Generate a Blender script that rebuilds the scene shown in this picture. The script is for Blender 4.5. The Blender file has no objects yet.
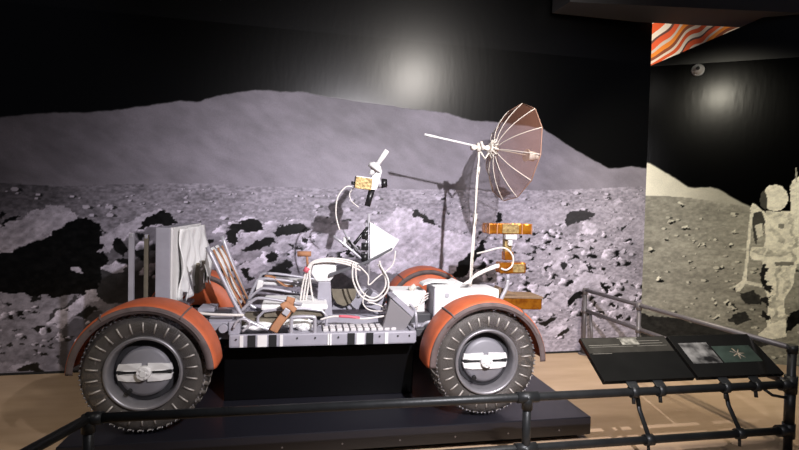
import bpy, bmesh, math, random
import numpy as np
from mathutils import Vector, Matrix
random.seed(7)
PI = math.pi
sc = bpy.context.scene
COL = sc.collection

# ------------------------------------------------------------ camera
cd = bpy.data.cameras.new('camera'); cam = bpy.data.objects.new('camera', cd); COL.objects.link(cam)
R_ = Vector((0.9824, -0.1854, 0.0240)).normalized()
F_ = Vector((0.1861, 0.9820, -0.0314)); F_ = (F_ - R_ * F_.dot(R_)).normalized()
U_ = R_.cross(F_)
cam.matrix_world = Matrix(((R_.x, U_.x, -F_.x, 0.9825), (R_.y, U_.y, -F_.y, -3.5157), (R_.z, U_.z, -F_.z, 1.4823), (0, 0, 0, 1)))
cd.sensor_width = 36; cd.lens = 505 / 799 * 36; cd.clip_start = 0.05
sc.camera = cam

# ------------------------------------------------------------ world, lights, exposure
w = bpy.data.worlds.new('dim_hall'); sc.world = w; w.use_nodes = True
w.node_tree.nodes['Background'].inputs[0].default_value = (0.75, 0.78, 1.0, 1)
w.node_tree.nodes['Background'].inputs[1].default_value = 0.035
sc.view_settings.view_transform = 'Standard'; sc.view_settings.look = 'None'
sc.view_settings.gamma = 1; sc.view_settings.use_curve_mapping = False
sc.view_settings.exposure = 0.0

def spot(name, loc, target, power, color, angle, blend, radius, spec=1.0):
    l = bpy.data.lights.new(name, 'SPOT'); l.energy = power; l.color = color
    l.spot_size = math.radians(angle); l.spot_blend = blend; l.shadow_soft_size = radius
    l.specular_factor = spec
    o = bpy.data.objects.new(name, l); COL.objects.link(o); o.location = loc
    o.rotation_euler = (Vector(target) - Vector(loc)).to_track_quat('-Z', 'Y').to_euler()
    return o
spot('key_spotlight', (2.2, -3.0, 2.78), (2.15, 1.0, 1.0), 1080, (1.0, 0.95, 1.0), 86, 1.0, 0.03, .35)
spot('track_spotlight', (3.26, -2.45, 4.02), (1.6, 1.9, 1.2), 300, (1.0, 0.93, 0.86), 96, 0.9, 0.22, 1.1)
spot('track_spotlight_rear', (-1.31, -2.45, 3.87), (-1.5, 0.5, -0.17), 240, (1.0, 0.88, 0.70), 48, 0.8, 0.15, .5)
spot('track_spotlight_side', (4.46, -2.39, 3.74), (5.75, 1.6, 0.95), 540, (1.0, 0.93, 0.76), 60, 0.7, 0.07, .010)
spot('floor_spotlight', (3.4, 0.2, 3.9), (3.7, 0.3, -0.17), 270, (1.0, 0.86, 0.66), 62, 0.9, 0.12)

# ------------------------------------------------------------ materials
def mat(name, col, rough=0.6, metal=0.0, noise=0.0, scale=20.0, bump=0.0, col2=None, spec=0.5, bscale=None, detail=4.0):
    m = bpy.data.materials.new(name); m.use_nodes = True
    nt = m.node_tree; b = nt.nodes['Principled BSDF']
    b.inputs['Roughness'].default_value = rough; b.inputs['Metallic'].default_value = metal
    b.inputs['Specular IOR Level'].default_value = spec
    b.inputs['Base Color'].default_value = (*col, 1)
    tc = nt.nodes.new('ShaderNodeTexCoord')
    if noise > 0 or col2:
        n = nt.nodes.new('ShaderNodeTexNoise'); n.inputs['Scale'].default_value = scale; n.inputs['Detail'].default_value = detail
        nt.links.new(tc.outputs['Object'], n.inputs['Vector'])
        r = nt.nodes.new('ShaderNodeValToRGB'); r.color_ramp.elements[0].position = .32; r.color_ramp.elements[1].position = .68
        c2 = col2 if col2 else tuple(c * (1 - noise) for c in col)
        r.color_ramp.elements[0].color = (*c2, 1); r.color_ramp.elements[1].color = (*col, 1)
        nt.links.new(n.outputs['Fac'], r.inputs['Fac']); nt.links.new(r.outputs['Color'], b.inputs['Base Color'])
    if bump > 0:
        n2 = nt.nodes.new('ShaderNodeTexNoise'); n2.inputs['Scale'].default_value = bscale or scale * 2
        nt.links.new(tc.outputs['Object'], n2.inputs['Vector'])
        bp = nt.nodes.new('ShaderNodeBump'); bp.inputs['Strength'].default_value = bump; bp.inputs['Distance'].default_value = .01
        nt.links.new(n2.outputs['Fac'], bp.inputs['Height']); nt.links.new(bp.outputs['Normal'], b.inputs['Normal'])
    return m
M = {}
M['orange'] = mat('fibreglass_orange', (.60, .135, .05), .55, noise=.25, scale=9)
M['dust'] = mat('dusty_skirt', (.155, .115, .11), .8, noise=.35, scale=14)
M['alu'] = mat('grey_painted_aluminium', (.36, .35, .40), .45, noise=.12, scale=12)
M['alu_light'] = mat('pale_aluminium', (.55, .54, .58), .4, metal=.25, noise=.1)
M['tube'] = mat('seat_tube_metal', (.50, .49, .54), .35, metal=.35)
M['rim'] = mat('wheel_rim_metal', (.33, .32, .34), .38, metal=.55, noise=.15)
M['drum'] = mat('hub_drum_grey', (.24, .235, .26), .5, metal=.1, noise=.15, scale=6)
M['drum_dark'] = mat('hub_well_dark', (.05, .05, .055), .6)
M['white'] = mat('white_beta_cloth', (.87, .87, .86), .8, noise=.06, bump=.4, scale=10, bscale=26)
M['white_paint'] = mat('white_paint', (.80, .79, .78), .5, noise=.05)
M['cream'] = mat('cream_strap', (.62, .57, .50), .7)
M['tan'] = mat('tan_webbing', (.42, .20, .10), .75, noise=.2, scale=30)
M['olive'] = mat('olive_cloth', (.19, .165, .12), .85, noise=.2)
M['black'] = mat('black_satin', (.012, .012, .013), .35)
M['blackm'] = mat('black_matte', (.01, .01, .011), .8)
M['cleat'] = mat('titanium_tread', (.22, .20, .18), .55, metal=.3, noise=.3, scale=25)
M['cleat_light'] = mat('bright_spoke_metal', (.42, .39, .36), .45, metal=.3)
M['cable'] = mat('white_cable', (.72, .68, .64), .5)
M['pink'] = mat('pink_tape', (.62, .12, .16), .5)
M['amber'] = mat('amber_foil', (.62, .24, .02), .22, metal=.55, col2=(.28, .08, .01), scale=13, bump=.9, bscale=18)
M['gold'] = mat('gold_foil', (.42, .31, .12), .5, metal=.35, col2=(.20, .13, .05), scale=45, bump=.7, bscale=40)
M['rail'] = mat('dark_steel_pipe', (.040, .043, .045), .42, metal=.5, noise=.3, scale=8, bump=.1, bscale=60)
M['rail_light'] = mat('grey_steel_pipe', (.20, .185, .19), .45, metal=.4, noise=.2, scale=8)
M['tread_plate'] = mat('quilted_floor_pad', (.62, .60, .60), .6, noise=.1)

def tyre_material():
    m = mat('woven_wire_tyre', (.145, .13, .118), .6, metal=.2, noise=.5, scale=7)
    nt = m.node_tree; b = nt.nodes['Principled BSDF']
    uv = nt.nodes.new('ShaderNodeUVMap'); sp = nt.nodes.new('ShaderNodeSeparateXYZ'); nt.links.new(uv.outputs[0], sp.inputs[0])
    def wave(a, bb):
        s = nt.nodes.new('ShaderNodeMath'); s.operation = a; nt.links.new(sp.outputs[0], s.inputs[0]); nt.links.new(sp.outputs[1], s.inputs[1])
        k = nt.nodes.new('ShaderNodeMath'); k.operation = 'MULTIPLY'; k.inputs[1].default_value = bb; nt.links.new(s.outputs[0], k.inputs[0])
        t = nt.nodes.new('ShaderNodeMath'); t.operation = 'FRACT'; nt.links.new(k.outputs[0], t.inputs[0])
        g = nt.nodes.new('ShaderNodeMath'); g.operation = 'GREATER_THAN'; g.inputs[1].default_value = .42; nt.links.new(t.outputs[0], g.inputs[0])
        return g
    g1 = wave('ADD', 160); g2 = wave('SUBTRACT', 160)
    mn = nt.nodes.new('ShaderNodeMath'); mn.operation = 'MULTIPLY'; nt.links.new(g1.outputs[0], mn.inputs[0]); nt.links.new(g2.outputs[0], mn.inputs[1])
    inv = nt.nodes.new('ShaderNodeMath'); inv.operation = 'SUBTRACT'; inv.inputs[0].default_value = 1; nt.links.new(mn.outputs[0], inv.inputs[1])
    nt.links.new(inv.outputs[0], b.inputs['Alpha'])
    return m
M['tyre'] = tyre_material()

def mesh_dish_material():
    m = bpy.data.materials.new('brown_wire_gauze'); m.use_nodes = True; nt = m.node_tree
    b = nt.nodes['Principled BSDF']; b.inputs['Base Color'].default_value = (.25, .115, .075, 1); b.inputs['Roughness'].default_value = .5
    b.inputs['Metallic'].default_value = .2
    b.inputs['Alpha'].default_value = .45
    return m
M['gauze'] = mesh_dish_material()

# ------------------------------------------------------------ mesh builder
class MB:
    def __init__(s): s.bm = bmesh.new()
    def box(s, c, d, rot=None, bev=0.0, seg=2):
        b = bmesh.new(); bmesh.ops.create_cube(b, size=1)
        bmesh.ops.scale(b, vec=d, verts=b.verts)
        if bev > 0: bmesh.ops.bevel(b, geom=b.edges[:], offset=bev, segments=seg, affect='EDGES', profile=.6)
        mt = Matrix.Translation(c)
        if rot is not None: mt = mt @ rot
        bmesh.ops.transform(b, matrix=mt, verts=b.verts); s.add(b); return s
    def add(s, b):
        me = bpy.data.meshes.new('t'); b.to_mesh(me); b.free(); s.bm.from_mesh(me); bpy.data.meshes.remove(me)
    def cyl(s, a, b_, r, r2=None, n=16):
        a = Vector(a); b_ = Vector(b_); d = b_ - a
        if r2 is None: r2 = r
        b = bmesh.new(); bmesh.ops.create_cone(b, cap_ends=True, segments=n, radius1=r, radius2=r2, depth=d.length)
        q = d.to_track_quat('Z', 'Y').to_matrix().to_4x4()
        bmesh.ops.transform(b, matrix=Matrix.Translation((a + b_) / 2) @ q, verts=b.verts)
        for f in b.faces: f.smooth = len(f.verts) == 4
        s.add(b); return s
    def tube(s, pts, r, n=10, smooth=0, flat=None):
        P = [Vector(p) for p in pts]
        if smooth:
            Q = []
            for i in range(len(P) - 1):
                p0 = P[max(i - 1, 0)]; p1 = P[i]; p2 = P[i + 1]; p3 = P[min(i + 2, len(P) - 1)]
                for k in range(smooth):
                    t = k / smooth
                    Q.append(.5 * ((2 * p1) + (p2 - p0) * t + (2 * p0 - 5 * p1 + 4 * p2 - p3) * t * t + (-p0 + 3 * p1 - 3 * p2 + p3) * t ** 3))
            Q.append(P[-1]); P = Q
        rings = []; up = None
        for i, p in enumerate(P):
            t = (P[min(i + 1, len(P) - 1)] - P[max(i - 1, 0)]).normalized()
            if up is None: up = t.orthogonal().normalized() if flat is None else (Vector(flat) - t * Vector(flat).dot(t)).normalized()
            up = (up - t * up.dot(t)).normalized(); sd = t.cross(up)
            rr = r if not isinstance(r, tuple) else None
            ring = []
            for k in range(n):
                a = 2 * PI * k / n
                if rr: v = p + up * math.cos(a) * rr + sd * math.sin(a) * rr
                else: v = p + up * math.cos(a) * r[0] + sd * math.sin(a) * r[1]
                ring.append(s.bm.verts.new(v))
            rings.append(ring)
        for i in range(len(rings) - 1):
            for k in range(n):
                f = s.bm.faces.new((rings[i][k], rings[i][(k + 1) % n], rings[i + 1][(k + 1) % n], rings[i + 1][k])); f.smooth = True
        s.bm.faces.new(rings[0][::-1]); s.bm.faces.new(rings[-1]); return s
    def lathe(s, prof, n=64, a0=0.0, a1=2 * PI, close=False, uvs=False):
        """profile (r, y) revolved about the y axis"""
        full = abs(a1 - a0 - 2 * PI) < 1e-6; m = n if full else n + 1
        uvl = s.bm.loops.layers.uv.verify() if uvs else None
        rows = []
        for i in range(m):
            a = a0 + (a1 - a0) * i / n
            rows.append([s.bm.verts.new((r * math.cos(a), y, r * math.sin(a))) for r, y in prof])
        K = len(prof); kk = K if close else K - 1
        acc = [0]
        for j in range(1, K): acc.append(acc[-1] + math.hypot(prof[j][0] - prof[j - 1][0], prof[j][1] - prof[j - 1][1]))
        for i in range(n):
            A = rows[i]; B = rows[(i + 1) % m]
            for j in range(kk):
                f = s.bm.faces.new((A[j], A[(j + 1) % K], B[(j + 1) % K], B[j])); f.smooth = True
                if uvs:
                    U0 = i / n * 2.4; U1 = (i + 1) / n * 2.4
                    for l, (uu, vv) in zip(f.loops, ((U0, acc[j]), (U0, acc[j + 1]), (U1, acc[j + 1]), (U1, acc[j]))): l[uvl].uv = (uu, vv)
        if close and not full:
            s.bm.faces.new(rows[0][::-1]); s.bm.faces.new(rows[-1])
        return s
    def prism(s, pts, off):
        """planar polygon of 3D points extruded by the vector off"""
        o = Vector(off); A = [s.bm.verts.new(Vector(p)) for p in pts]; B = [s.bm.verts.new(Vector(p) + o) for p in pts]
        s.bm.faces.new(A[::-1]); s.bm.faces.new(B); n = len(A)
        for i in range(n): s.bm.faces.new((A[i], A[(i + 1) % n], B[(i + 1) % n], B[i]))
        return s
    def build(s, name, m, parent=None, loc=None, smooth=False, bevel=0.0):
        bmesh.ops.recalc_face_normals(s.bm, faces=s.bm.faces[:])
        me = bpy.data.meshes.new(name); s.bm.to_mesh(me); s.bm.free()
        if smooth:
            for p in me.polygons: p.use_smooth = True
        me.materials.append(m)
        o = bpy.data.objects.new(name, me); COL.objects.link(o)
        if loc is not None: o.location = loc
        if parent is not None: o.parent = parent
        if bevel:
            b = o.modifiers.new('bevel', 'BEVEL'); b.width = bevel; b.segments = 2; b.limit_method = 'ANGLE'
        return o

def build_each(s, name, m, parent=None):
    """every loose piece becomes an object of its own"""
    bm = s.bm; bmesh.ops.recalc_face_normals(bm, faces=bm.faces[:]); bm.verts.index_update(); seen = set(); out = []
    for v0 in bm.verts:
        if v0 in seen: continue
        st = [v0]; seen.add(v0); isl = [v0]
        while st:
            v = st.pop()
            for e in v.link_edges:
                q = e.other_vert(v)
                if q not in seen: seen.add(q); st.append(q); isl.append(q)
        ix = {v: i for i, v in enumerate(isl)}; fs = set(f for v in isl for f in v.link_faces)
        me = bpy.data.meshes.new(name); me.from_pydata([tuple(v.co) for v in isl], [], [[ix[v] for v in f.verts] for f in fs])
        me.polygons.foreach_set('use_smooth', [f.smooth for f in fs]); me.materials.append(m)
        o = bpy.data.objects.new(name, me); COL.objects.link(o); o.parent = parent; out.append(o)
    return out
MB.build_each = build_each
def tag(o, label=None, cat=None, group=None, kind=None):
    if label: o['label'] = label
    if cat: o['category'] = cat
    if group: o['group'] = group
    if kind: o['kind'] = kind
    return o
def empty(name, loc, label, cat, group=None):
    o = bpy.data.objects.new(name, None); COL.objects.link(o); o.location = loc; o.empty_display_size = .1
    return tag(o, label, cat, group)
def copy_tree(o, parent=None):
    c = o.copy(); COL.objects.link(c); c.parent = parent
    for ch in list(o.children): copy_tree(ch, c)
    return c

# ============================================================ SETTING
FZ = -0.17
A0 = Vector((-1.80, 1.79)); B0 = Vector((5.05, 1.96)); C0 = Vector((6.425, 1.17))
DAB = (B0 - A0).normalized(); DBC = (C0 - B0).normalized()
def onwall(s, z, org, dr): return (org.x + dr.x * s, org.y + dr.y * s, z)

def floor_material():
    m = mat('sand_coloured_floor', (.56, .40, .26), .5, bump=.05, bscale=60)
    nt = m.node_tree; b = nt.nodes['Principled BSDF']
    tc = nt.nodes.new('ShaderNodeTexCoord'); mp = nt.nodes.new('ShaderNodeMapping'); mp.inputs['Scale'].default_value = (1.2, 5, 1); mp.inputs['Rotation'].default_value = (0, 0, .7)
    n = nt.nodes.new('ShaderNodeTexNoise'); n.inputs['Scale'].default_value = 1.6; n.inputs['Detail'].default_value = 6
    r = nt.nodes.new('ShaderNodeValToRGB'); r.color_ramp.elements[0].position = .3; r.color_ramp.elements[1].position = .7
    r.color_ramp.elements[0].color = (.48, .335, .215, 1); r.color_ramp.elements[1].color = (.58, .42, .28, 1)
    nt.links.new(tc.outputs['Object'], mp.inputs[0]); nt.links.new(mp.outputs[0], n.inputs['Vector']); nt.links.new(n.outputs['Fac'], r.inputs['Fac']); nt.links.new(r.outputs[0], b.inputs['Base Color'])
    return m
tag(MB().box((2.2, -1.2, FZ - .05), (13, 8, .1)).build('floor', floor_material()), kind='structure')

# --- printed moonscape murals: the artwork is evaluated in wall centimetres
HILL=[(-31,221),(0,224),(35,230),(70,233),(93,236),(106,239),(129,244),(156,250),(175,251),(192,257),(213,263),(233,266),(272,267),(303,264),(341,261),(378,258),(431,255),(460,249),(487,249),(546,245),(589,222),(634,202),(664,206),(683,205)]
PLAIN=[(-32,163),(0,164),(50,162),(102,166),(175,169),(274,168),(380,170),(496,172),(571,175),(684,183)]
ROCKS=[(48,[(0,61),(0,-16),(103,-18),(149,52),(89,65),(51,56)]),(3,[(-47,100),(13,100),(25,106),(42,116),(55,125),(62,133),(66,131),(81,132),(86,127),(88,114),(86,105),(93,100),(98,90),(110,90),(113,80),(103,73),(85,65),(75,58),(50,57),(29,58),(0,62),(-48,66)]),(66,[(-47,117),(7,126),(18,129),(30,139),(42,143),(53,144),(61,140),(62,132),(55,125),(42,117),(25,107),(13,101),(-47,95)]),(5,[(0,128),(9,133),(18,132),(10,127),(0,124)]),(5,[(0,137),(4,135),(0,131)]),(70,[(59,85),(68,84),(74,80),(68,79),(60,82)]),(10,[(26,57),(30,59),(35,56),(34,53),(27,54)]),(10,[(9,44),(12,45),(15,44),(12,42)]),(10,[(27,43),(30,44),(34,42),(30,41)]),(10,[(0,52),(4,53),(7,51),(4,50)]),(10,[(15,38),(18,39),(22,38),(18,36)]),(10,[(40,15),(44,17),(47,15),(44,14)]),(10,[(9,26),(13,27),(16,26),(13,24)]),(10,[(-1,5),(3,7),(6,5),(3,4)]),(10,[(41,10),(45,11),(48,9),(45,8)]),(10,[(45,17),(49,19),(52,17),(49,16)]),(10,[(26,6),(29,8),(33,6),(29,5)]),(10,[(14,13),(17,15),(20,13),(17,12)]),(10,[(47,-1),(51,0),(54,-2),(51,-3)]),(10,[(4,13),(8,14),(11,13),(8,11)]),(8,[(26,27),(34,30),(42,26),(40,22),(30,22)]),(75,[(40,34),(51,42),(63,53),(78,63),(85,63),(85,57),(75,48),(66,42),(56,32),(51,27),(39,29)]),(18,[(38,34),(51,45),(66,56),(68,54),(52,42),(42,34)]),(8,[(63,38),(76,48),(83,43),(73,37)]),(24,[(52,29),(68,36),(85,42),(96,23),(77,-17),(51,-16)]),(5,[(15,-14),(17,-8),(24,-5),(30,-7),(34,-16)]),(65,[(5,-14),(12,-7),(19,-4),(24,-4),(17,-8),(14,-14)]),(16,[(88,82),(137,90),(167,52),(94,48),(78,60)]),(34,[(92,100),(101,112),(111,119),(130,124),(166,128),(167,87),(112,82),(89,84)]),(66,[(85,102),(86,114),(107,129),(120,136),(135,140),(146,136),(155,130),(150,126),(130,124),(120,120),(110,116),(101,107),(92,100)]),(5,[(117,123),(129,134),(140,139),(150,135),(156,129),(148,126),(131,127),(122,121)]),(5,[(95,112),(103,112),(110,102),(106,94),(97,102)]),(5,[(101,94),(112,92),(110,86),(96,90)]),(68,[(85,84),(96,89),(110,84),(108,79),(94,81)]),(5,[(115,102),(130,112),(135,106),(121,90)]),(50,[(172,116),(197,127),(219,135),(236,132),(274,133),(321,127),(350,132),(352,66),(173,52)]),(62,[(236,117),(246,132),(262,134),(280,133),(316,129),(275,113),(252,103)]),(64,[(203,100),(215,115),(232,121),(240,117),(230,110),(221,103),(215,97)]),(66,[(246,107),(258,117),(269,113),(265,105),(255,101)]),(80,[(262,112),(270,125),(277,119),(277,111)]),(72,[(267,88),(275,103),(291,109),(306,106),(298,90),(275,84)]),(66,[(290,109),(297,124),(316,133),(343,134),(348,123),(340,109),(319,101),(296,98)]),(64,[(211,82),(221,90),(233,94),(239,86),(231,76),(215,70)]),(4,[(199,124),(214,131),(224,134),(233,133),(236,124),(224,122),(212,124),(203,122)]),(4,[(197,120),(207,121),(211,113),(209,106),(200,109)]),(4,[(244,120),(254,129),(266,131),(281,128),(287,124),(275,121),(259,120),(250,118)]),(4,[(220,104),(232,114),(246,115),(252,110),(238,106),(225,102)]),(4,[(240,98),(246,103),(255,98),(251,92),(241,92)]),(5,[(237,77),(247,86),(265,82),(263,72),(237,70)]),(5,[(217,82),(223,85),(229,72),(221,67)]),(6,[(262,111),(270,109),(267,104)]),(6,[(275,116),(287,114),(283,109)]),(6,[(300,90),(313,95),(317,86),(304,82)]),(6,[(325,90),(340,95),(345,88),(332,84)]),(34,[(306,90),(351,97),(463,75),(500,59),(407,-2),(308,7)]),(76,[(355,131),(368,142),(381,151),(392,148),(409,140),(423,131),(438,126),(462,118),(467,104),(458,91),(446,79),(428,75),(405,75),(383,77),(360,77),(351,84),(344,90),(351,114)]),(8,[(392,148),(406,145),(422,132),(413,134),(399,141)]),(5,[(443,76),(453,91),(468,107),(479,116),(477,102),(463,82),(454,73)]),(64,[(444,133),(452,142),(459,136),(462,123),(448,124)]),(60,[(424,144),(432,146),(444,135),(438,127),(427,132)]),(62,[(471,147),(485,152),(492,144),(493,136),(473,136)]),(6,[(491,145),(497,147),(502,138),(493,136)]),(66,[(500,136),(516,146),(546,151),(578,154),(604,154),(616,148),(605,138),(572,135),(547,134),(522,134)]),(16,[(576,139),(587,150),(604,154),(619,149),(616,144),(598,136),(579,133)]),(52,[(573,130),(588,136),(601,134),(596,124),(581,121)]),(80,[(599,132),(605,138),(619,137),(621,129),(612,122),(599,126)]),(66,[(615,155),(626,160),(629,154),(619,150)]),(68,[(630,159),(645,167),(653,163),(648,156),(635,154)]),(68,[(637,139),(646,146),(659,147),(662,138),(652,130),(640,132)]),(10,[(654,134),(665,137),(655,128)]),(64,[(659,161),(678,170),(682,166),(682,157),(662,154)]),(62,[(665,139),(679,147),(683,145),(683,130),(668,129)]),(70,[(516,107),(523,114),(535,113),(538,102),(526,100),(517,102)]),(68,[(516,98),(528,101),(538,97),(529,91),(517,93)]),(8,[(526,116),(533,117),(534,114)]),(10,[(526,101),(538,102),(533,98)]),(64,[(542,105),(549,108),(559,98),(548,95)]),(64,[(561,99),(568,105),(581,110),(589,105),(582,98),(569,96)]),(8,[(581,105),(593,107),(589,103)]),(8,[(568,106),(576,108),(571,103)]),(70,[(598,110),(606,118),(618,110),(610,105)]),(68,[(642,115),(650,120),(657,115)]),(8,[(612,111),(621,108),(613,104)]),(72,[(549,78),(555,88),(563,92),(564,86),(557,81),(552,76)]),(8,[(555,83),(565,87),(557,79)]),(68,[(565,84),(569,96),(582,96),(587,86),(575,79)]),(12,[(574,91),(585,88),(580,81)]),(70,[(584,81),(592,87),(599,81),(592,75)]),(70,[(598,84),(605,91),(616,86),(611,80)]),(8,[(608,88),(620,85),(611,81)]),(76,[(583,58),(593,71),(607,78),(627,77),(640,69),(644,61),(633,58),(622,61),(601,56)]),(5,[(628,68),(636,64),(632,61),(645,60),(636,54),(628,60)]),(5,[(584,47),(603,58),(602,50),(588,38)]),(68,[(535,54),(562,66),(578,60),(556,51),(537,50)]),(66,[(550,39),(575,55),(586,47),(584,36),(557,32)]),(5,[(547,21),(573,25),(570,20),(551,16)]),(72,[(558,10),(577,18),(587,15),(577,6),(562,3)]),(6,[(572,7),(587,14),(590,9),(575,2)]),(10,[(556,65),(565,69),(562,63)]),(60,[(632,91),(643,95),(648,90),(635,86)]),(60,[(620,45),(631,50),(637,45),(626,42)]),(8,[(648,26),(659,30),(662,25),(652,22)]),(8,[(623,26),(630,28),(629,24)]),(62,[(645,30),(656,35),(662,30),(648,26)]),(8,[(668,64),(674,65),(673,62)])]
HILL_B=[(-19,215),(3,211),(20,200),(45,183),(52,181),(68,183),(80,178),(98,167),(113,158),(133,152),(171,138),(246,118)]
PLAIN_B=[(-17,171),(16,172),(46,170),(99,162),(118,157),(156,145),(246,118)]
ROCKS_SHADE_B=[(82,[(25,139),(29,143),(32,141),(31,138)]),(8,[(28,138),(32,141),(33,138),(29,137)]),(82,[(57,114),(60,118),(63,116),(62,113)]),(8,[(59,113),(63,116),(64,114),(60,112)]),(82,[(62,113),(65,117),(68,115),(67,112)]),(8,[(64,112),(68,115),(69,113),(65,111)]),(82,[(78,90),(81,93),(84,91),(84,89)]),(8,[(80,89),(84,91),(86,89),(82,87)]),(82,[(91,131),(94,135),(97,132),(96,130)]),(8,[(93,130),(97,132),(98,130),(94,128)]),(82,[(34,161),(37,165),(41,162),(40,160)]),(8,[(36,160),(41,162),(42,160),(38,158)]),(82,[(72,50),(75,54),(78,52),(77,50)]),(8,[(74,49),(78,52),(79,50),(75,48)]),(82,[(76,45),(79,49),(82,46),(81,44)]),(8,[(78,44),(82,46),(83,44),(79,42)]),(82,[(87,48),(90,52),(93,50),(92,47)]),(8,[(89,47),(93,50),(94,48),(90,46)]),(82,[(19,119),(22,122),(25,120),(24,118)]),(8,[(21,118),(25,120),(26,118),(22,116)]),(82,[(4,106),(7,110),(10,107),(9,105)]),(8,[(6,105),(10,107),(12,105),(7,103)]),(82,[(47,94),(50,97),(54,95),(53,93)]),(8,[(49,93),(54,95),(55,93),(51,91)]),(82,[(14,70),(17,74),(20,72),(19,69)]),(8,[(16,69),(20,72),(22,69),(17,67)]),(82,[(92,66),(95,70),(98,68),(97,65)]),(8,[(94,65),(98,68),(99,65),(96,63)]),(82,[(104,53),(107,57),(110,55),(109,52)]),(8,[(106,52),(110,55),(111,52),(107,50)]),(82,[(95,41),(98,44),(101,42),(100,40)]),(8,[(97,40),(101,42),(102,40),(98,38)]),(82,[(77,30),(80,33),(83,31),(82,29)]),(8,[(79,29),(83,31),(84,29),(80,27)]),(82,[(61,14),(64,18),(67,16),(66,13)]),(8,[(63,13),(67,16),(68,13),(64,11)]),(82,[(41,134),(44,138),(47,135),(46,133)]),(8,[(43,133),(47,135),(48,133),(44,131)]),(82,[(86,115),(88,118),(92,116),(91,114)]),(8,[(88,113),(92,116),(93,114),(89,112)]),(14,[(101,62),(118,66),(126,55),(119,47),(105,50)]),(14,[(92,31),(105,39),(114,31),(100,22)]),(6,[(147,36),(160,51),(187,60),(188,36),(160,30),(150,20)]),(12,[(-3,28),(53,24),(109,12),(134,5),(105,-7),(65,-22),(-1,-27)]),(94,[(146,185),(148,191),(154,195),(166,194),(170,185),(173,101),(155,98),(148,135)]),(60,[(150,205),(151,205),(152,189),(151,189)]),(93,[(122,153),(132,156),(147,156),(155,151),(160,125),(158,105),(155,93),(125,94),(121,102),(125,123)]),(92,[(110,106),(112,115),(126,115),(131,126),(129,141),(136,146),(148,135),(147,117),(138,106),(125,99),(113,100)]),(92,[(108,159),(111,165),(115,162),(123,155),(127,144),(121,144),(113,152)]),(20,[(111,153),(120,156),(124,144),(119,130),(116,116),(113,127)]),(80,[(114,139),(121,142),(122,128),(117,125)]),(92,[(123,98),(156,98),(153,74),(145,56),(148,32),(149,16),(134,12),(129,32),(131,55),(124,72)]),(86,[(122,15),(131,25),(148,29),(149,15),(134,10),(122,11)]),(10,[(124,96),(131,92),(129,82),(131,64),(127,66),(123,82)]),(10,[(126,57),(134,62),(132,53),(128,46)]),(10,[(125,43),(134,37),(129,34),(124,37)]),(40,[(134,99),(153,100),(153,96),(136,94)]),(88,[(109,159),(112,159),(109,90),(106,90)]),(88,[(106,90),(109,90),(109,76),(102,63),(99,62),(97,68),(104,76)]),(85,[(107,76),(124,73),(124,69),(107,72)]),(76,[(129,141),(135,133),(144,124),(143,119),(133,126),(127,135)]),(74,[(126,112),(137,110),(148,117),(151,113),(140,105),(126,105)]),(72,[(147,153),(151,153),(155,100),(151,100)]),(69,[(136,94),(140,94),(139,60),(137,31),(134,30),(136,62)]),(74,[(130,53),(145,56),(145,52),(132,47)]),(72,[(131,35),(148,40),(148,35),(132,29)]),(76,[(144,92),(153,94),(149,70),(145,61)]),(74,[(114,111),(122,114),(124,109),(117,105)]),(84,[(126,155),(141,156),(143,151),(128,149)]),(95,[(145,171),(143,164),(139,158),(133,156),(126,158),(121,163),(119,171),(121,178),(125,184),(132,186),(138,184),(143,178)]),(22,[(119,178),(122,179),(125,169),(124,157),(119,162),(118,170)]),(45,[(137,142),(142,142),(142,137),(137,137)])]  # the dark wedge along the wall foot is shade painted into the print
rng = np.random.default_rng(3)
def vnoise(x, y, seed):
    g = np.random.default_rng(seed).random((64, 64)); xi = np.floor(x).astype(int); yi = np.floor(y).astype(int); fx = x - xi; fy = y - yi
    fx = fx * fx * (3 - 2 * fx); fy = fy * fy * (3 - 2 * fy)
    a = g[yi % 64, xi % 64]; b = g[yi % 64, (xi + 1) % 64]; c = g[(yi + 1) % 64, xi % 64]; d = g[(yi + 1) % 64, (xi + 1) % 64]
    return (a * (1 - fx) + b * fx) * (1 - fy) + (c * (1 - fx) + d * fx) * fy - .5
def fbm(x, y, seed, o=4):
    t = 0; am = 1
    for k in range(o): t = t + am * vnoise(x * 2 ** k, y * 2 ** k, seed + k); am *= .55
    return t
def inside(px, py, poly):
    c = np.zeros(px.shape, bool); n = len(poly)
    for i in range(n):
        x1, y1 = poly[i]; x2, y2 = poly[(i + 1) % n]
        if y1 == y2: continue
        c ^= ((y1 > py) != (y2 > py)) & (px < (x2 - x1) * (py - y1) / (y2 - y1) + x1)
    return c
FIELD_AT = [i for i, r_ in enumerate(ROCKS) if r_[0] == 50][0] + 1
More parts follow.
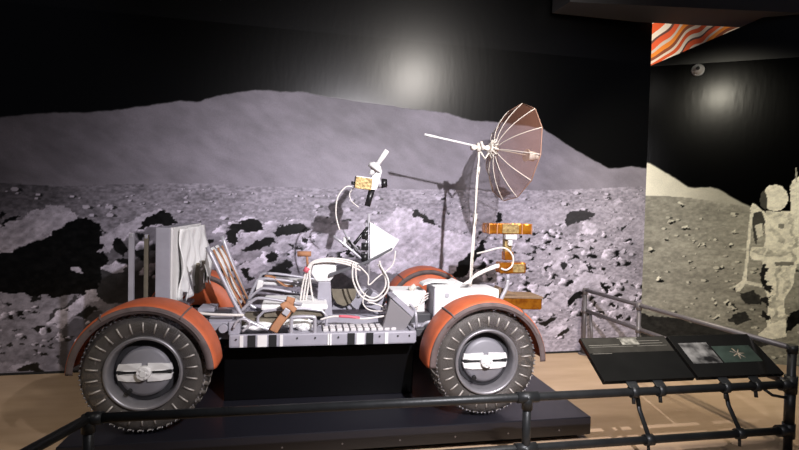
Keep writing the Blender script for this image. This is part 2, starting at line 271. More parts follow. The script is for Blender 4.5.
def paint(S, Z, hill, plain, rocks, seed, variant):
    hx, hz = zip(*hill); px_, pz = zip(*plain)
    H = np.interp(S, hx, hz) + fbm(S / 9, Z * 0, seed + 50, 3) * 1.2; Pl = np.interp(S, px_, pz)
    Zc = np.maximum(Z, -20)
    if variant == 0:
        hillt = .46 - .04 * np.clip((180 - S) / 180, 0, 1) + .10 * fbm(S / 60, Z / 35, seed) + .05 * fbm((S + Z) / 12, Z / 10, seed + 9)
        hillt -= .09 * np.clip((Z - Pl) / 90, 0, 1)
        fine = fbm(S / 3.2, Z / 1.7, seed + 20)
        pt = .43 + .10 * fbm(S / 40, Z / 14, seed + 3) + .22 * fine + .10 * np.clip((S - 150) / 300, 0, 1)
        pt *= 1 - .42 * np.clip((150 - S) / 150, 0, 1) * np.clip((Z - 120) / 30, 0, 1)
    else:
        hillt = 1.0 - .42 * np.clip(S / 80, 0, 1) + .05 * fbm(S / 12, Z / 9, seed)
        fine = fbm(S / 3.5, Z / 2.0, seed + 20)
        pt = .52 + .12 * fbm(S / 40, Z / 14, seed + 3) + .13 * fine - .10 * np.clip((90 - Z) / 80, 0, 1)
    T = np.where(Z > Pl, hillt, pt)
    # scattered small stones with their printed shadows
    r = np.random.default_rng(seed + 77); n = 900 if variant == 0 else 260
    s0, s1 = S.min(), S.max(); step = S[0, 1] - S[0, 0]; z0 = Z[0, 0]
    for _ in range(n):
        sx = r.uniform(s0 + 6, s1 - 6); t = r.random() ** .8; top = np.interp(sx, px_, pz) - 4; sz = FZ * 100 + (top - FZ * 100) * t
        rad = (.75 if variant else 1) * (1.0 + 3.6 * r.random() ** 3) * (1.35 - .6 * t)
        i0 = int((sx - 8 - s0) / step); i1 = int((sx + 8 - s0) / step); j0 = int((sz - 6 - z0) / step); j1 = int((sz + 6 - z0) / step)
        i0 = max(i0, 0); j0 = max(j0, 0); sl = (slice(j0, j1), slice(i0, i1)); 
        if j1 <= j0 or i1 <= i0: continue
        dx = (S[sl] - sx) / rad; dz = (Z[sl] - sz) / (rad * .6)
        T[sl] = np.where((dx - .9) ** 2 / 1.6 + (dz + .35) ** 2 * 1.4 < 1, T[sl] * .35, T[sl])
        T[sl] = np.where(dx ** 2 + dz ** 2 < 1, .66 + .12 * r.random(), T[sl])
    wx = S + 6 * fbm(S / 9, Z / 7, seed + 30, 5); wz = Z + 4.2 * fbm(S / 9, Z / 7, seed + 40, 5)
    crk = np.abs(fbm(S / 8, Z / 6, seed + 90, 4)); crk = np.clip(1 - crk / .045, 0, 1)
    rough = fbm(S / 4.5, Z / 3.2, seed + 60, 4) - .55 * crk; streak = fbm((S * .8 - Z) / 6, (S + Z) / 22, seed + 70, 3)
    k_h = np.clip((Z - H) / 1.6 + .5, 0, 1); T = T * (1 - k_h) + .012 * k_h
    def boulders(box, n, rmin, rmax, sd):
        q = np.random.default_rng(sd); L = sorted([(q.uniform(box[2], box[3]), q.uniform(box[0], box[1]), rmin + (rmax - rmin) * q.random() ** 2.2) for _ in range(n)], reverse=True)
        for z_, x_, r0 in L:
            i0 = int((x_ - 2.4 * r0 - s0) / step); i1 = int((x_ + 2.6 * r0 - s0) / step); j0 = max(int((z_ - 1.6 * r0 - z0) / step), 0); j1 = int((z_ + 1.6 * r0 - z0) / step)
            if i0 < 0 or j1 <= j0: continue
            sl = (slice(j0, j1), slice(i0, i1)); X = (wx[sl] - x_) / r0; Y = (wz[sl] - z_) / (r0 * q.uniform(.5, .75)); th = q.uniform(-.35, .35); X, Y = X * math.cos(th) + Y * math.sin(th), Y * math.cos(th) - X * math.sin(th)
            if X.size == 0: continue
            T[sl] = np.where(((X - .75) / 1.15) ** 2 + ((Y + .25) / .75) ** 2 < 1, .05, T[sl])
            body = (np.abs(X) ** 2.4 + np.abs(Y) ** 2.2) < 1
            T[sl] = np.where(body, np.clip(.60 - .30 * X + .16 * Y + .34 * rough[sl] + q.uniform(-.08, .08) - .5 * np.clip(X - .45 - .3 * Y, 0, 1), .04, .9), T[sl])
    for k_r, (t, poly) in enumerate(rocks):
        if variant == 0 and k_r == FIELD_AT:
            boulders((205, 378, 90, 134), 75, 4, 13, 5); boulders((455, 683, 20, 132), 120, 2.5, 8, 6); boulders((-120, 120, -14, 50), 60, 2, 5, 8); boulders((370, 470, 60, 95), 20, 3, 8, 9); boulders((115, 205, 70, 125), 22, 4, 10, 12)
        xs = [p[0] for p in poly]; ys = [p[1] for p in poly]
        if variant == 1 and t >= 85 or variant == 1 and max(ys) > 45 and t in (20, 22, 40, 45, 60, 80): k_ = .12
        else: k_ = 1
        i0 = max(int((min(xs) - 5 - s0) / step), 0); i1 = int((max(xs) + 5 - s0) / step) + 1; j0 = max(int((min(ys) - 5 - z0) / step), 0); j1 = int((max(ys) + 5 - z0) / step) + 1
        sl = (slice(j0, j1), slice(i0, i1))
        if S[sl].size == 0: continue
        m_ = inside(S[sl] * (1 - k_) + wx[sl] * k_, Z[sl] * (1 - k_) + wz[sl] * k_, poly); v = t / 100
        if v > .3: val = v * (1 + (.30 * rough[sl] + .22 * streak[sl]) * (1 if k_ == 1 else .55)) + (.08 if k_ == 1 else 0) * ((Z[sl] - min(ys)) / (max(ys) - min(ys) + 1) - .5)
        else: val = v + .04 * rough[sl]
        if variant == 0 and v > .3: val = val * .91
        T[sl] = np.where(m_, val, T[sl])
    return np.clip(T, .008, 1)
def mural(name, org, dr, s0, s1, z0, z1, hill, plain, rocks, seed, variant, tint, m, step=.9):
    ns = int((s1 - s0) / step); nz = int((z1 - z0) / step)
    s = s0 + (s1 - s0) * np.arange(ns + 1) / ns; z = z0 + (z1 - z0) * np.arange(nz + 1) / nz
    S, Z = np.meshgrid(s, z); T = paint(S, Z, hill, plain, rocks, seed, variant)
    co = np.stack([org.x + dr.x * S / 100, org.y + dr.y * S / 100, Z / 100], -1).reshape(-1, 3)
    me = bpy.data.meshes.new(name); W_ = ns + 1
    idx = (np.arange(nz)[:, None] * W_ + np.arange(ns)[None]).reshape(-1)
    loops = np.stack([idx, idx + 1, idx + 1 + W_, idx + W_], -1).reshape(-1)
    me.vertices.add(len(co)); me.vertices.foreach_set('co', co.reshape(-1)); me.loops.add(len(loops)); me.loops.foreach_set('vertex_index', loops.astype(np.int32))
    me.polygons.add(len(idx)); me.polygons.foreach_set('loop_start', (np.arange(len(idx)) * 4).astype(np.int32)); me.update(calc_edges=True)
    a = me.color_attributes.new('print', 'FLOAT_COLOR', 'POINT'); lin = (T.reshape(-1)) ** 1.75
    rgba = np.ones((len(co), 4), np.float32); dk = np.clip(T.reshape(-1) * 4, 0, 1)[:, None]
    rgba[:, :3] = lin[:, None] * (np.array(tint)[None] * dk + (1 - dk)); a.data.foreach_set('color', rgba.reshape(-1))
    me.materials.append(m); o = bpy.data.objects.new(name, me); COL.objects.link(o); return o
def print_material(name, rough, spec=.5):
    m = bpy.data.materials.new(name); m.use_nodes = True; nt = m.node_tree; b = nt.nodes['Principled BSDF']
    b.inputs['Specular IOR Level'].default_value = spec
    at = nt.nodes.new('ShaderNodeVertexColor'); at.layer_name = 'print'
    tc = nt.nodes.new('ShaderNodeTexCoord'); n = nt.nodes.new('ShaderNodeTexNoise'); n.inputs['Scale'].default_value = 90; n.inputs['Detail'].default_value = 3
    nt.links.new(tc.outputs['Object'], n.inputs['Vector'])
    mr = nt.nodes.new('ShaderNodeMapRange'); mr.inputs['To Min'].default_value = .80; mr.inputs['To Max'].default_value = 1.2; nt.links.new(n.outputs['Fac'], mr.inputs['Value'])
    mx = nt.nodes.new('ShaderNodeVectorMath'); mx.operation = 'SCALE'; nt.links.new(at.outputs['Color'], mx.inputs[0]); nt.links.new(mr.outputs[0], mx.inputs['Scale'])
    nt.links.new(mx.outputs[0], b.inputs['Base Color']); b.inputs['Roughness'].default_value = rough
    rr = nt.nodes.new('ShaderNodeMapRange'); rr.inputs['From Min'].default_value = .02; rr.inputs['From Max'].default_value = .10; rr.inputs['To Min'].default_value = rough; rr.inputs['To Max'].default_value = .58
    bw = nt.nodes.new('ShaderNodeRGBToBW'); nt.links.new(at.outputs['Color'], bw.inputs[0]); nt.links.new(bw.outputs[0], rr.inputs['Value']); nt.links.new(rr.outputs[0], b.inputs['Roughness'])
    wall_bump(nt, b, tc); return m
def wall_bump(nt, b, tc):
    mp = nt.nodes.new('ShaderNodeMapping'); mp.inputs['Scale'].default_value = (5, 5, 1.2)
    n2 = nt.nodes.new('ShaderNodeTexNoise'); n2.inputs['Scale'].default_value = 4; n2.inputs['Detail'].default_value = 5; nt.links.new(tc.outputs['Object'], mp.inputs[0]); nt.links.new(mp.outputs[0], n2.inputs['Vector'])
    bp = nt.nodes.new('ShaderNodeBump'); bp.inputs['Strength'].default_value = .05; bp.inputs['Distance'].default_value = .01
    nt.links.new(n2.outputs['Fac'], bp.inputs['Height']); nt.links.new(bp.outputs['Normal'], b.inputs['Normal'])
SL = (B0 - A0).length * 100
PM = print_material('mural_print', .28)
mural_top = 330
wallb = tag(mural('wall_back', A0, DAB, -130, SL, FZ * 100, mural_top, HILL, PLAIN, ROCKS, 11, 0, (.99, .905, 1.09), PM), kind='structure')
BM_ = mat('black_wall_paint', (.0045, .0045, .005), .28)
wall_bump(BM_.node_tree, BM_.node_tree.nodes['Principled BSDF'], BM_.node_tree.nodes['Texture Coordinate'])
nrm = Vector((DAB.y, -DAB.x))   # towards the room
def slab(s0, s1, z0, z1, org, dr, th, top=None):
    n_ = Vector((dr.y, -dr.x, 0)); q = [onwall(s0 / 100, z0, org, dr), onwall(s1 / 100, z0, org, dr), onwall(s1 / 100, top or z1, org, dr), onwall(s0 / 100, z1, org, dr)]
    return q, (-n_ * th)
q, o_ = slab(-130, SL, mural_top / 100, 4.35, A0, DAB, .12)
tag(MB().prism(q, o_).build('wall_back_upper', BM_), kind='structure')
q, o_ = slab(-130, SL, FZ, mural_top / 100, A0 + Vector((0, .004)), DAB, .116)
tag(MB().prism(q, o_).build('wall_back_core', BM_), kind='structure')
# right wall, its top edge cut on a slope below the opening
rtop = 327
wallr = tag(mural('wall_right', B0, DBC, 0, 330, FZ * 100, rtop, HILL_B, PLAIN_B, ROCKS_SHADE_B, 23, 1, (1.0, .965, .80), print_material('mural_print_warm', .20, .06)), kind='structure')
q = [onwall(0, 3.27, B0, DBC), onwall(3.3, 3.27, B0, DBC), onwall(3.3, 4.55, B0, DBC), onwall(1.42, 3.86, B0, DBC), onwall(.0, 3.28, B0, DBC)]
nb = Vector((DBC.y, -DBC.x, 0))
tag(MB().prism(q, -nb * .12).build('wall_right_upper', BM_), kind='structure')
q, o_ = slab(0, 330, FZ, 3.27, B0 - Vector((nb.x, nb.y)) * .004, DBC, .116)
tag(MB().prism(q, o_).build('wall_right_core', BM_), kind='structure')
# dark trim strip at the foot of the back mural
q, o_ = slab(-130, SL, FZ, FZ + .022, A0 + nrm * .006, DAB, .005)
tag(MB().prism(q, o_).build('baseboard_back', M['blackm']), kind='structure')
# ceiling and the dropped beam beside the opening
CM = mat('black_ceiling_paint', (.006, .006, .006), .7)
tag(MB().box((1.6, -1.4, 4.40), (6.6, 7.4, .08)).build('ceiling', CM), kind='structure')
BE = mat('charcoal_beam_paint', (.09, .088, .092), .6)
q = [(4.80, 1.862, 3.74), (5.94, 1.728, 3.74), (7.4, 1.56, 3.74), (7.4, 1.0, 3.74), (6.55, 1.16, 3.74), (6.065, 1.226, 3.74), (3.737, 1.535, 3.74), (3.70, 1.862, 3.74)]
tag(MB().prism(q, (0, 0, .62)).build('trim_1', BE), kind='structure')

# ============================================================ striped canopy behind the opening
def canopy_material():
    m = bpy.data.materials.new('striped_parachute_cloth'); m.use_nodes = True; nt = m.node_tree; b = nt.nodes['Principled BSDF']
    b.inputs['Roughness'].default_value = .8
    tc = nt.nodes.new('ShaderNodeTexCoord'); mp = nt.nodes.new('ShaderNodeMapping'); mp.inputs['Rotation'].default_value = (0, .75, 0); mp.inputs['Scale'].default_value = (1, 1, 1)
    n = nt.nodes.new('ShaderNodeTexNoise'); n.inputs['Scale'].default_value = 1.1; n.inputs['Detail'].default_value = 1
    nt.links.new(tc.outputs['Object'], mp.inputs[0]); nt.links.new(tc.outputs['Object'], n.inputs['Vector'])
    ad = nt.nodes.new('ShaderNodeVectorMath'); ad.operation = 'MULTIPLY_ADD'; ad.inputs[1].default_value = (.9, .9, .9)
    nt.links.new(n.outputs['Color'], ad.inputs[0]); nt.links.new(mp.outputs[0], ad.inputs[2])
    sp = nt.nodes.new('ShaderNodeSeparateXYZ'); nt.links.new(ad.outputs[0], sp.inputs[0])
    k = nt.nodes.new('ShaderNodeMath'); k.operation = 'MULTIPLY'; k.inputs[1].default_value = 1.7; nt.links.new(sp.outputs[2], k.inputs[0])
    fr = nt.nodes.new('ShaderNodeMath'); fr.operation = 'FRACT'; nt.links.new(k.outputs[0], fr.inputs[0])
    r = nt.nodes.new('ShaderNodeValToRGB'); r.color_ramp.interpolation = 'CONSTANT'
    cols = [(0, (.65, .09, .02)), (.16, (.75, .62, .50)), (.27, (.25, .07, .03)), (.40, (.80, .24, .03)), (.55, (.60, .50, .42)), (.64, (.70, .10, .03)), (.80, (.12, .05, .04)), (.86, (.75, .66, .55))]
    while len(r.color_ramp.elements) < len(cols): r.color_ramp.elements.new(.5)
    for e, (p_, c_) in zip(r.color_ramp.elements, cols): e.position = p_; e.color = (*c_, 1)
    nt.links.new(fr.outputs[0], r.inputs['Fac']); nt.links.new(r.outputs[0], b.inputs['Base Color'])
    return m
bm = MB(); V = []
for i in range(25):
    row = []
    for j in range(17):
        x = 4.6 + i * .2; z = 3.2 + j * .14; row.append(bm.bm.verts.new((x, 3.6 + .10 * math.sin(x * 3 + z * 2) + .35 * math.sin(j / 16 * PI), z)))
    V.append(row)
for i in range(24):
    for j in range(16): bm.bm.faces.new((V[i][j], V[i + 1][j], V[i + 1][j + 1], V[i][j + 1])).smooth = True
can = bm.build('parachute_canopy', canopy_material())
sd = can.modifiers.new('cloth', 'SOLIDIFY'); sd.thickness = .01
tag(can, 'orange and white striped parachute cloth seen through the high opening above the walls', 'parachute')
spot('canopy_lamp', (5.0, 2.9, 3.15), (5.3, 3.6, 4.0), 330, (1.0, .93, .82), 140, .6, .08)

# security camera dome on the right wall
cx, cy = onwall(.50, 0, B0, DBC)[:2]; cz = 3.19
t = empty('security_camera', (cx, cy, cz), 'small pale dome security camera fixed high on the black right wall', 'security camera')
p = Vector((cx, cy, cz)); n3 = nb
b_ = MB(); b_.cyl((0, 0, 0), tuple(n3 * .035), .07, .065, 20); b_.build('mount', M['alu_light'], t)
b_ = MB(); bb = bmesh.new(); bmesh.ops.create_uvsphere(bb, u_segments=20, v_segments=12, radius=.058)
bmesh.ops.transform(bb, matrix=Matrix.Translation(n3 * .045), verts=bb.verts); b_.add(bb); b_.build('dome', M['white_paint'], t, smooth=True)
b_ = MB(); b_.cyl(tuple(n3 * .085 + Vector((-.02, 0, 0))), tuple(n3 * .108 + Vector((-.024, 0, -.0))), .022, .018, 14); b_.build('lens', M['black'], t)

# ============================================================ display platform
pt_ = MB(); pt_.box(((3.07 - .46) / 2, (-.20 + 1.66) / 2, -.065), (3.53, 1.86, .13), bev=.006)
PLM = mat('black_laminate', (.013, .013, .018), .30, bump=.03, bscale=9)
plat = pt_.build('display_platform', PLM)
tag(plat, 'low black rectangular platform carrying the lunar rover', 'platform')
MB().box(((3.07 - .46) / 2, .74, -.15), (3.40, 1.74, .04)).build('plinth', M['blackm'], plat)
sc_ = MB()
for k in range(9): sc_.cyl((-.3 + k * .39, -.20, -.085), (-.3 + k * .39, -.202, -.085), .006, n=10)
sc_.build_each('screw', M['alu'], plat)
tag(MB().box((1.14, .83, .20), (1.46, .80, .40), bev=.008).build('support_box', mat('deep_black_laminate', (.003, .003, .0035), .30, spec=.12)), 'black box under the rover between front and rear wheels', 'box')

# ============================================================ LUNAR ROVER
RV = empty('lunar_rover', (1.145, .81, 0), 'grey and white lunar roving vehicle with orange fenders on black platform', 'rover')
ROFF = Vector((-1.145, -.81, 0))
class RB(MB):     # rover part given in hall coordinates, stored relative to the rover's base
    def put(s, name, m, parent=None, smooth=False, bevel=0.0, kind=None):
        bmesh.ops.translate(s.bm, vec=ROFF, verts=s.bm.verts)
        return s.build(name, m, parent or RV, None, smooth, bevel)
    def put_each(s, name, m, parent=None):
        bmesh.ops.translate(s.bm, vec=ROFF, verts=s.bm.verts)
        return s.build_each(name, m, parent or RV)
WH, TR = 2.29, 1.62
def make_wheel():
    root = MB()
    prof = [(.238, -.098), (.262, -.112), (.30, -.120), (.338, -.116), (.366, -.098), (.382, -.062), (.389, 0), (.382, .062), (.366, .098), (.338, .116), (.30, .120), (.262, .112), (.238, .098)]
    root.lathe(prof, 96, uvs=True)
    wheel = root.build('wheel', M['tyre'], RV)
    # chevron treads
    t_ = MB(); N = 40
    for k in range(N):
        a = 2 * PI * k / N
        for sgn in (-1, 1):
            pts = []
            for j in range(5):
                y = sgn * (.008 + .092 * j / 4); r = .396 - .030 * (abs(y) / .1) ** 2.2; aa = a + abs(y) * 1.15
                pts.append((r * math.cos(aa), y, r * math.sin(aa)))
            t_.tube(pts, (.004, .015), n=6, flat=(math.cos(a), 0, math.sin(a)))
    t_.build('tread', M['cleat'], wheel)
    t_ = MB()
    for k in range(80):
        a = 2 * PI * k / 80; r = .368; y = -.102
        t_.cyl((r * math.cos(a), y + .006, r * math.sin(a)), ((r + .004) * math.cos(a), y - .006, (r + .004) * math.sin(a)), .0045, n=6)
    t_.build('tread_rivets', M['rim'], wheel)
    t_ = MB()
    for k in range(26):
        a = 2 * PI * (k + .5) / 26
        c, s = math.cos(a), math.sin(a)
        t_.tube([(.262 * c, -.116, .262 * s), (.298 * c, -.1245, .298 * s), (.33 * c, -.122, .33 * s)], (.006, .004), n=6, flat=(-s, 0, c))
    t_.build_each('inner_spring_bar', M['cleat_light'], wheel)
    r_ = MB(); r_.lathe([(.236, -.098), (.236, -.118), (.226, -.121), (.216, -.112), (.206, -.07), (.198, -.02), (.196, .06), (.236, .098), (.240, .06), (.232, -.06)], 72, close=True)
    r_.build('rim', M['rim'], wheel)
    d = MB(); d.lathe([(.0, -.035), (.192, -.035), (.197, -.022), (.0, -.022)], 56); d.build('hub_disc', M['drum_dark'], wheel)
    d = MB(); d.lathe([(.0, -.075), (.135, -.075), (.158, -.062), (.163, -.034), (.0, -.034)], 48); d.build('hub_drum', M['drum'], wheel)
    d = MB()
    for sg in (-1, 1):
        for zz in (-1, 1):
            q = [(sg * .02, -.088, zz * .010), (sg * .100, -.088, zz * .010), (sg * .168, -.074, zz * .012), (sg * .158, -.074, zz * .050), (sg * .10, -.088, zz * .056), (sg * .02, -.088, zz * .058)]
            d.prism(q, (0, .022, 0))
    d.build('hub_strap', M['white_paint'], wheel)
    d = MB(); d.box((0, -.072, 0), (.32, .012, .026)); d.build('strap_slot', M['blackm'], wheel)
    d = MB(); d.cyl((0, -.07, 0), (0, -.118, 0), .046, .040, 28); d.cyl((0, -.118, 0), (0, -.124, 0), .024, .02, 20)
    for k in range(6): d.cyl((.030 * math.cos(k * PI / 3), -.117, .030 * math.sin(k * PI / 3)), (.030 * math.cos(k * PI / 3), -.124, .030 * math.sin(k * PI / 3)), .006, n=8)
    d.build('hub_cap', M['white_paint'], wheel)
    d = MB(); d.cyl((-.085, -.08, -.115), (-.085, -.10, -.118), .016, .014, 10); d.build('valve', M['blackm'], wheel)
    d = MB(); d.cyl((0, -.02, 0), (0, .30, 0), .07, .05, 20); d.build('traction_drive', M['alu'], wheel)
    return wheel
def make_fender(a0, a1):
    R = .435
    f = MB(); f.lathe([(R - .012, -.148), (R + .002, -.140), (R + .012, -.11), (R + .016, 0), (R + .012, .11), (R + .002, .140), (R - .012, .148), (R - .016, .142), (R - .004, .134), (R + .006, .105), (R + .010, 0), (R + .006, -.105), (R - .004, -.134), (R - .016, -.142)], 72, a0, a1, close=True)
    fo = f.build('fender', M['orange'], RV)
    s_ = MB(); s_.lathe([(R - .046, -.156), (R - .010, -.153), (R - .002, -.146), (R - .008, -.141), (R - .014, -.147), (R - .046, -.150)], 72, a0, a1, close=True)
    s_.lathe([(R - .030, -.160), (R - .022, -.160), (R - .022, -.153), (R - .030, -.153)], 60, a0 + .5, a1 - .75, close=True)
    s_.build('fender_skirt', M['dust'], fo)
    g = MB()
    for a in (a0 + .95, a1 - .95):
        g.lathe([(R - .030, -.158), (R + .004, -.150), (R + .018, -.11), (R + .022, 0), (R + .018, .11), (R + .004, .150), (R, .13), (R + .006, 0), (R, -.13)], 2, a - .012, a + .012, close=True)
    g.build_each('fender_seam', M['dust'], fo)
    return fo
wheel0 = make_wheel()
fend_rear = make_fender(math.radians(3), math.radians(178)); fend_front = make_fender(math.radians(0), math.radians(183))
wheels = [(0, 0), (WH, 0), (0, TR), (WH, TR)]
for i, (x, y) in enumerate(wheels):
    wv = wheel0 if i == 0 else copy_tree(wheel0, RV)
    wv.location = Vector((x, y, .402)) + ROFF
    if y > 0: wv.rotation_euler = (0, 0, PI)
for i, (fo, x, y) in enumerate(((fend_rear, 0, 0), (fend_front, WH, 0))):
    fo.location = Vector((x, y, .405)) + ROFF
    c = copy_tree(fo, RV); c.location = Vector((x - (.045 if i else 0), TR - .02, .405 + (.035 if i else 0))) + ROFF
    g = MB(); q = [(.14, -.150), (.425, -.148), (.425, -.142), (.14, -.144)]; g.lathe(q, 60, math.radians(6), math.radians(174), close=True); g.build('inner_flange', M['orange'], c)
# suspension
s_ = RB()
for x in (0, WH):
    for y in (.24, TR - .24):
        sg = 1 if y < 1 else -1
        s_.tube([(x, y, .40), (x + .05 * (1 if x == 0 else -1), y + .22 * sg, .50)], .022)
        s_.tube([(x, y, .46), (x + .12 * (1 if x == 0 else -1), y + .2 * sg, .56)], .014)
    s_.box((x, .81, .50), (.16, .60, .10), bev=.01)
s_.put('suspension', M['alu'])
# chassis
c_ = RB()
c_.box((1.155, .245, .505), (1.37, .03, .095), bev=.012)
c_.box((1.155, 1.375, .505), (1.37, .03, .095), bev=.012)
c_.box((.49, .81, .505), (.04, 1.12, .09), bev=.01); c_.box((1.83, .81, .505), (.04, 1.12, .09), bev=.01)
c_.box((1.155, .81, .475), (1.34, 1.12, .03))
c_.box((.25, .81, .52), (.50, .80, .09), bev=.01); c_.box((2.06, .81, .52), (.46, .84, .09), bev=.01)
ch = c_.put('chassis', M['alu'])
def chz(x0, x1): return ((x0 + x1) / 2 - 1.145, .227 - .81, .505), (x1 - x0, .006, .085)
d = MB()
for x0, x1 in ((.545, .570), (.668, .735), (.825, .848), (1.17, 1.20), (1.385, 1.445), (1.60, 1.625)): c, dd = chz(x0, x1); d.box(c, dd)
lab = d.build_each('marking_stripe', M['white_paint'], ch)
d = MB()
for x0, x1 in ((.60, .655), (.748, .803), (1.318, 1.372), (1.458, 1.512), (1.183, 1.186)): c, dd = chz(x0, x1); d.box(c, dd)
lab2 = d.build_each('marking_block', M['blackm'], ch)
for k in range(14): pass
# screws on the sill
d = MB()
for x in (.52, .95, 1.08, 1.25, 1.56, 1.70, 1.79): d.cyl((x - 1.145, .229 - .81, .52), (x - 1.145, .222 - .81, .52), .007, n=8)
d.build_each('rivet', M['drum_dark'], ch)
# floor deck
c_ = RB(); c_.box((1.34, .50, .535), (.92, .46, .02), bev=.004); c_.box((1.34, 1.12, .535), (.92, .46, .02), bev=.004)
deck = c_.put('floor_deck', M['alu'])
c_ = MB()
for i in range(11):
    for j in range(3):
        c_.box((1.16 + i * .052 - 1.145, .32 + j * .055 - .81, .556), (.042, .045, .026), bev=.009)
c_.build('tread_pad', M['tread_plate'], deck)
c_ = MB(); c_.prism([(1.10 - 1.145, .46 - .81, .547), (1.66 - 1.145, .46 - .81, .547), (1.60 - 1.145, .60 - .81, .60), (1.20 - 1.145, .60 - .81, .60)], (0, .06, 0)); c_.build('raised_tray', M['alu'], deck)
# toe board, tilted
c_ = RB(); rot = Matrix.Rotation(math.radians(-42), 4, 'Y')
c_.prism([(1.60, .27, .545), (1.76, .27, .545), (1.835, .27, .630), (1.655, .27, .790), (1.60, .27, .700)], (0, .03, 0))
c_ = RB(); c_.prism([(1.585, .30, .535), (1.765, .30, .535), (1.825, .30, .640), (1.650, .30, .792)], (0, .05, 0))
toe = c_.put('toe_board', mat('dark_grey_panel', (.20, .19, .20), .45), bevel=.004)
d = MB(); d.prism([(1.66 - 1.145, .30 - .81, .794), (1.70 - 1.145, .30 - .81, .806), (1.842 - 1.145, .30 - .81, .684), (1.828 - 1.145, .30 - .81, .642)], (0, .26, 0)); d.build('foot_plate', M['alu'], toe)
c_ = RB(); c_.tube([(1.86, .30, .56), (1.85, .30, .68), (1.85, .42, .70), (1.86, .56, .69), (1.86, .56, .56)], .011, smooth=4); c_.put('toe_board_loop', M['tube'])
# handhold: inverted U tube at the near side
c_ = RB(); c_.tube([(.905, .255, .52), (.905, .255, .64), (.925, .255, .668), (1.055, .255, .668), (1.075, .255, .645), (1.075, .255, .52)], .014, smooth=4)
hh = c_.put('handhold', M['tube'])
# ---------------- seats
def make_seat(dy):
    c_ = RB()
    for y, dx, dz in ((.345, 0, 0), (.85, .025, .05)):
        y += dy
        c_.tube([(.295 + dx, y, 1.175 + dz), (.41, y, .93 + dz), (.53, y, .69), (.60, y, .62), (.775, y, .545)], .0155, smooth=3, n=12)
    for tt in (.1, .9): c_.tube([(.295 + .24 * tt, .345 + dy, 1.175 - .5 * tt), (.295 + .24 * tt, .83 + dy, 1.187 - .5 * tt)], .011)
    fr = c_.put('seat', M['tube'])
    def rel(p): return Vector(p) + ROFF
    # white webbing bands over the back
    for k, yc in enumerate((.50, .70)):
        d = MB(); n = 8; pts = []
        A = [rel((.303 + .205 * j / n, yc + dy, 1.158 - .425 * j / n)) + Vector((.016, 0, .008)) * math.sin(j / n * PI * 2.0) for j in range(n + 1)]
        d.tube([tuple(p) for p in A], (.072, .006), n=8, flat=(0, 1, 0)); d.build('webbing', M['white'], fr)
    for k, yc in enumerate((.405, .60, .80)):
        d = MB(); d.tube([tuple(rel((.328 + .21 * j / 6, yc + dy, 1.150 - .44 * j / 6))) for j in range(7)], (.022, .006), n=8, flat=(0, 1, 0)); d.build('binding_strip', M['tan'], fr)
    # seat pan
    d = MB(); P = [(.64, .36), (1.16, .36), (1.16, .82), (.64, .82)]
    d.box(rel((.925, .60 + dy, .715)), (.50, .44, .045), bev=.02, seg=3); d.build('seat_pad', M['white'], fr)
    d = MB(); d.box(rel((.925, .60 + dy, .665)), (.46, .40, .055), bev=.015); d.build('pad_underside', M['olive'], fr)
    d = MB()
    for yy in (.37, .835): d.tube([tuple(rel(p)) for p in ((.53, yy + dy, .69), (.62, yy + dy, .775), (.70, yy + dy, .79), (.98, yy + dy, .742))], .012, smooth=3)
    d.tube([tuple(rel(p)) for p in ((.66, .38 + dy, .545), (.70, .38 + dy, .69), (1.13, .38 + dy, .69), (1.16, .38 + dy, .545))], .011, smooth=3)
    d.tube([tuple(rel(p)) for p in ((.66, .82 + dy, .545), (.70, .82 + dy, .69), (1.13, .82 + dy, .69), (1.16, .82 + dy, .545))], .011, smooth=3)
    d.build_each('frame_tube', M['tube'], fr)
    return fr
seat = make_seat(0)
# seat belt of the near seat
d = RB(); d.tube([(.90, .345, .80), (.885, .335, .745), (.875, .325, .70), (.845, .31, .66), (.80, .30, .60), (.775, .295, .555)], (.034, .006), n=8, smooth=4, flat=(1, .3, .4)); belt = d.put('seat_belt', M['tan'])
d = MB(); d.tube([tuple(Vector(p) + ROFF) for p in ((.83, .30, .735), (.87, .31, .752), (.905, .325, .725), (.93, .33, .70))], (.026, .010), n=8, smooth=3, flat=(0, .3, 1)); d.build('belt_knot', M['tan'], belt)
d = MB(); d.box(Vector((.865, .295, .70)) + ROFF, (.045, .014, .05), Matrix.Rotation(.6, 4, 'Y'), bev=.004); d.build('buckle', M['alu_light'], belt)
# folded far seat: lower frame rails and pad only
d = RB()
for yy in (.96, 1.32):
    d.tube([(.50, yy, .60), (.58, yy, .80), (.66, yy, .855), (1.02, yy, .81), (1.15, yy, .78)], .014, smooth=4)
d.tube([(.66, .96, .855), (.66, 1.32, .855)], .012); d.tube([(1.15, .96, .78), (1.15, 1.32, .78)], .012)
fs = d.put('folded_seat', M['tube'])
d = MB(); d.box(Vector((.88, 1.14, .80)) + ROFF, (.50, .30, .04), Matrix.Rotation(.07, 4, 'Y'), bev=.015, seg=3); d.build('seat_pad', M['white'], fs)
d = MB(); d.tube([tuple(Vector(p) + ROFF) for p in ((.66, .98, .88), (.74, .97, .865), (.82, .955, .80), (.90, .95, .79))], (.024, .006), n=8, smooth=3, flat=(0, 1, .2)); d.build('tie_strap', M['tan'], fs)
d = MB(); d.box(Vector((.62, .95, .80)) + ROFF, (.05, .03, .09), Matrix.Rotation(.2, 4, 'Y'), bev=.01); d.build('pivot_block', M['white_paint'], fs)
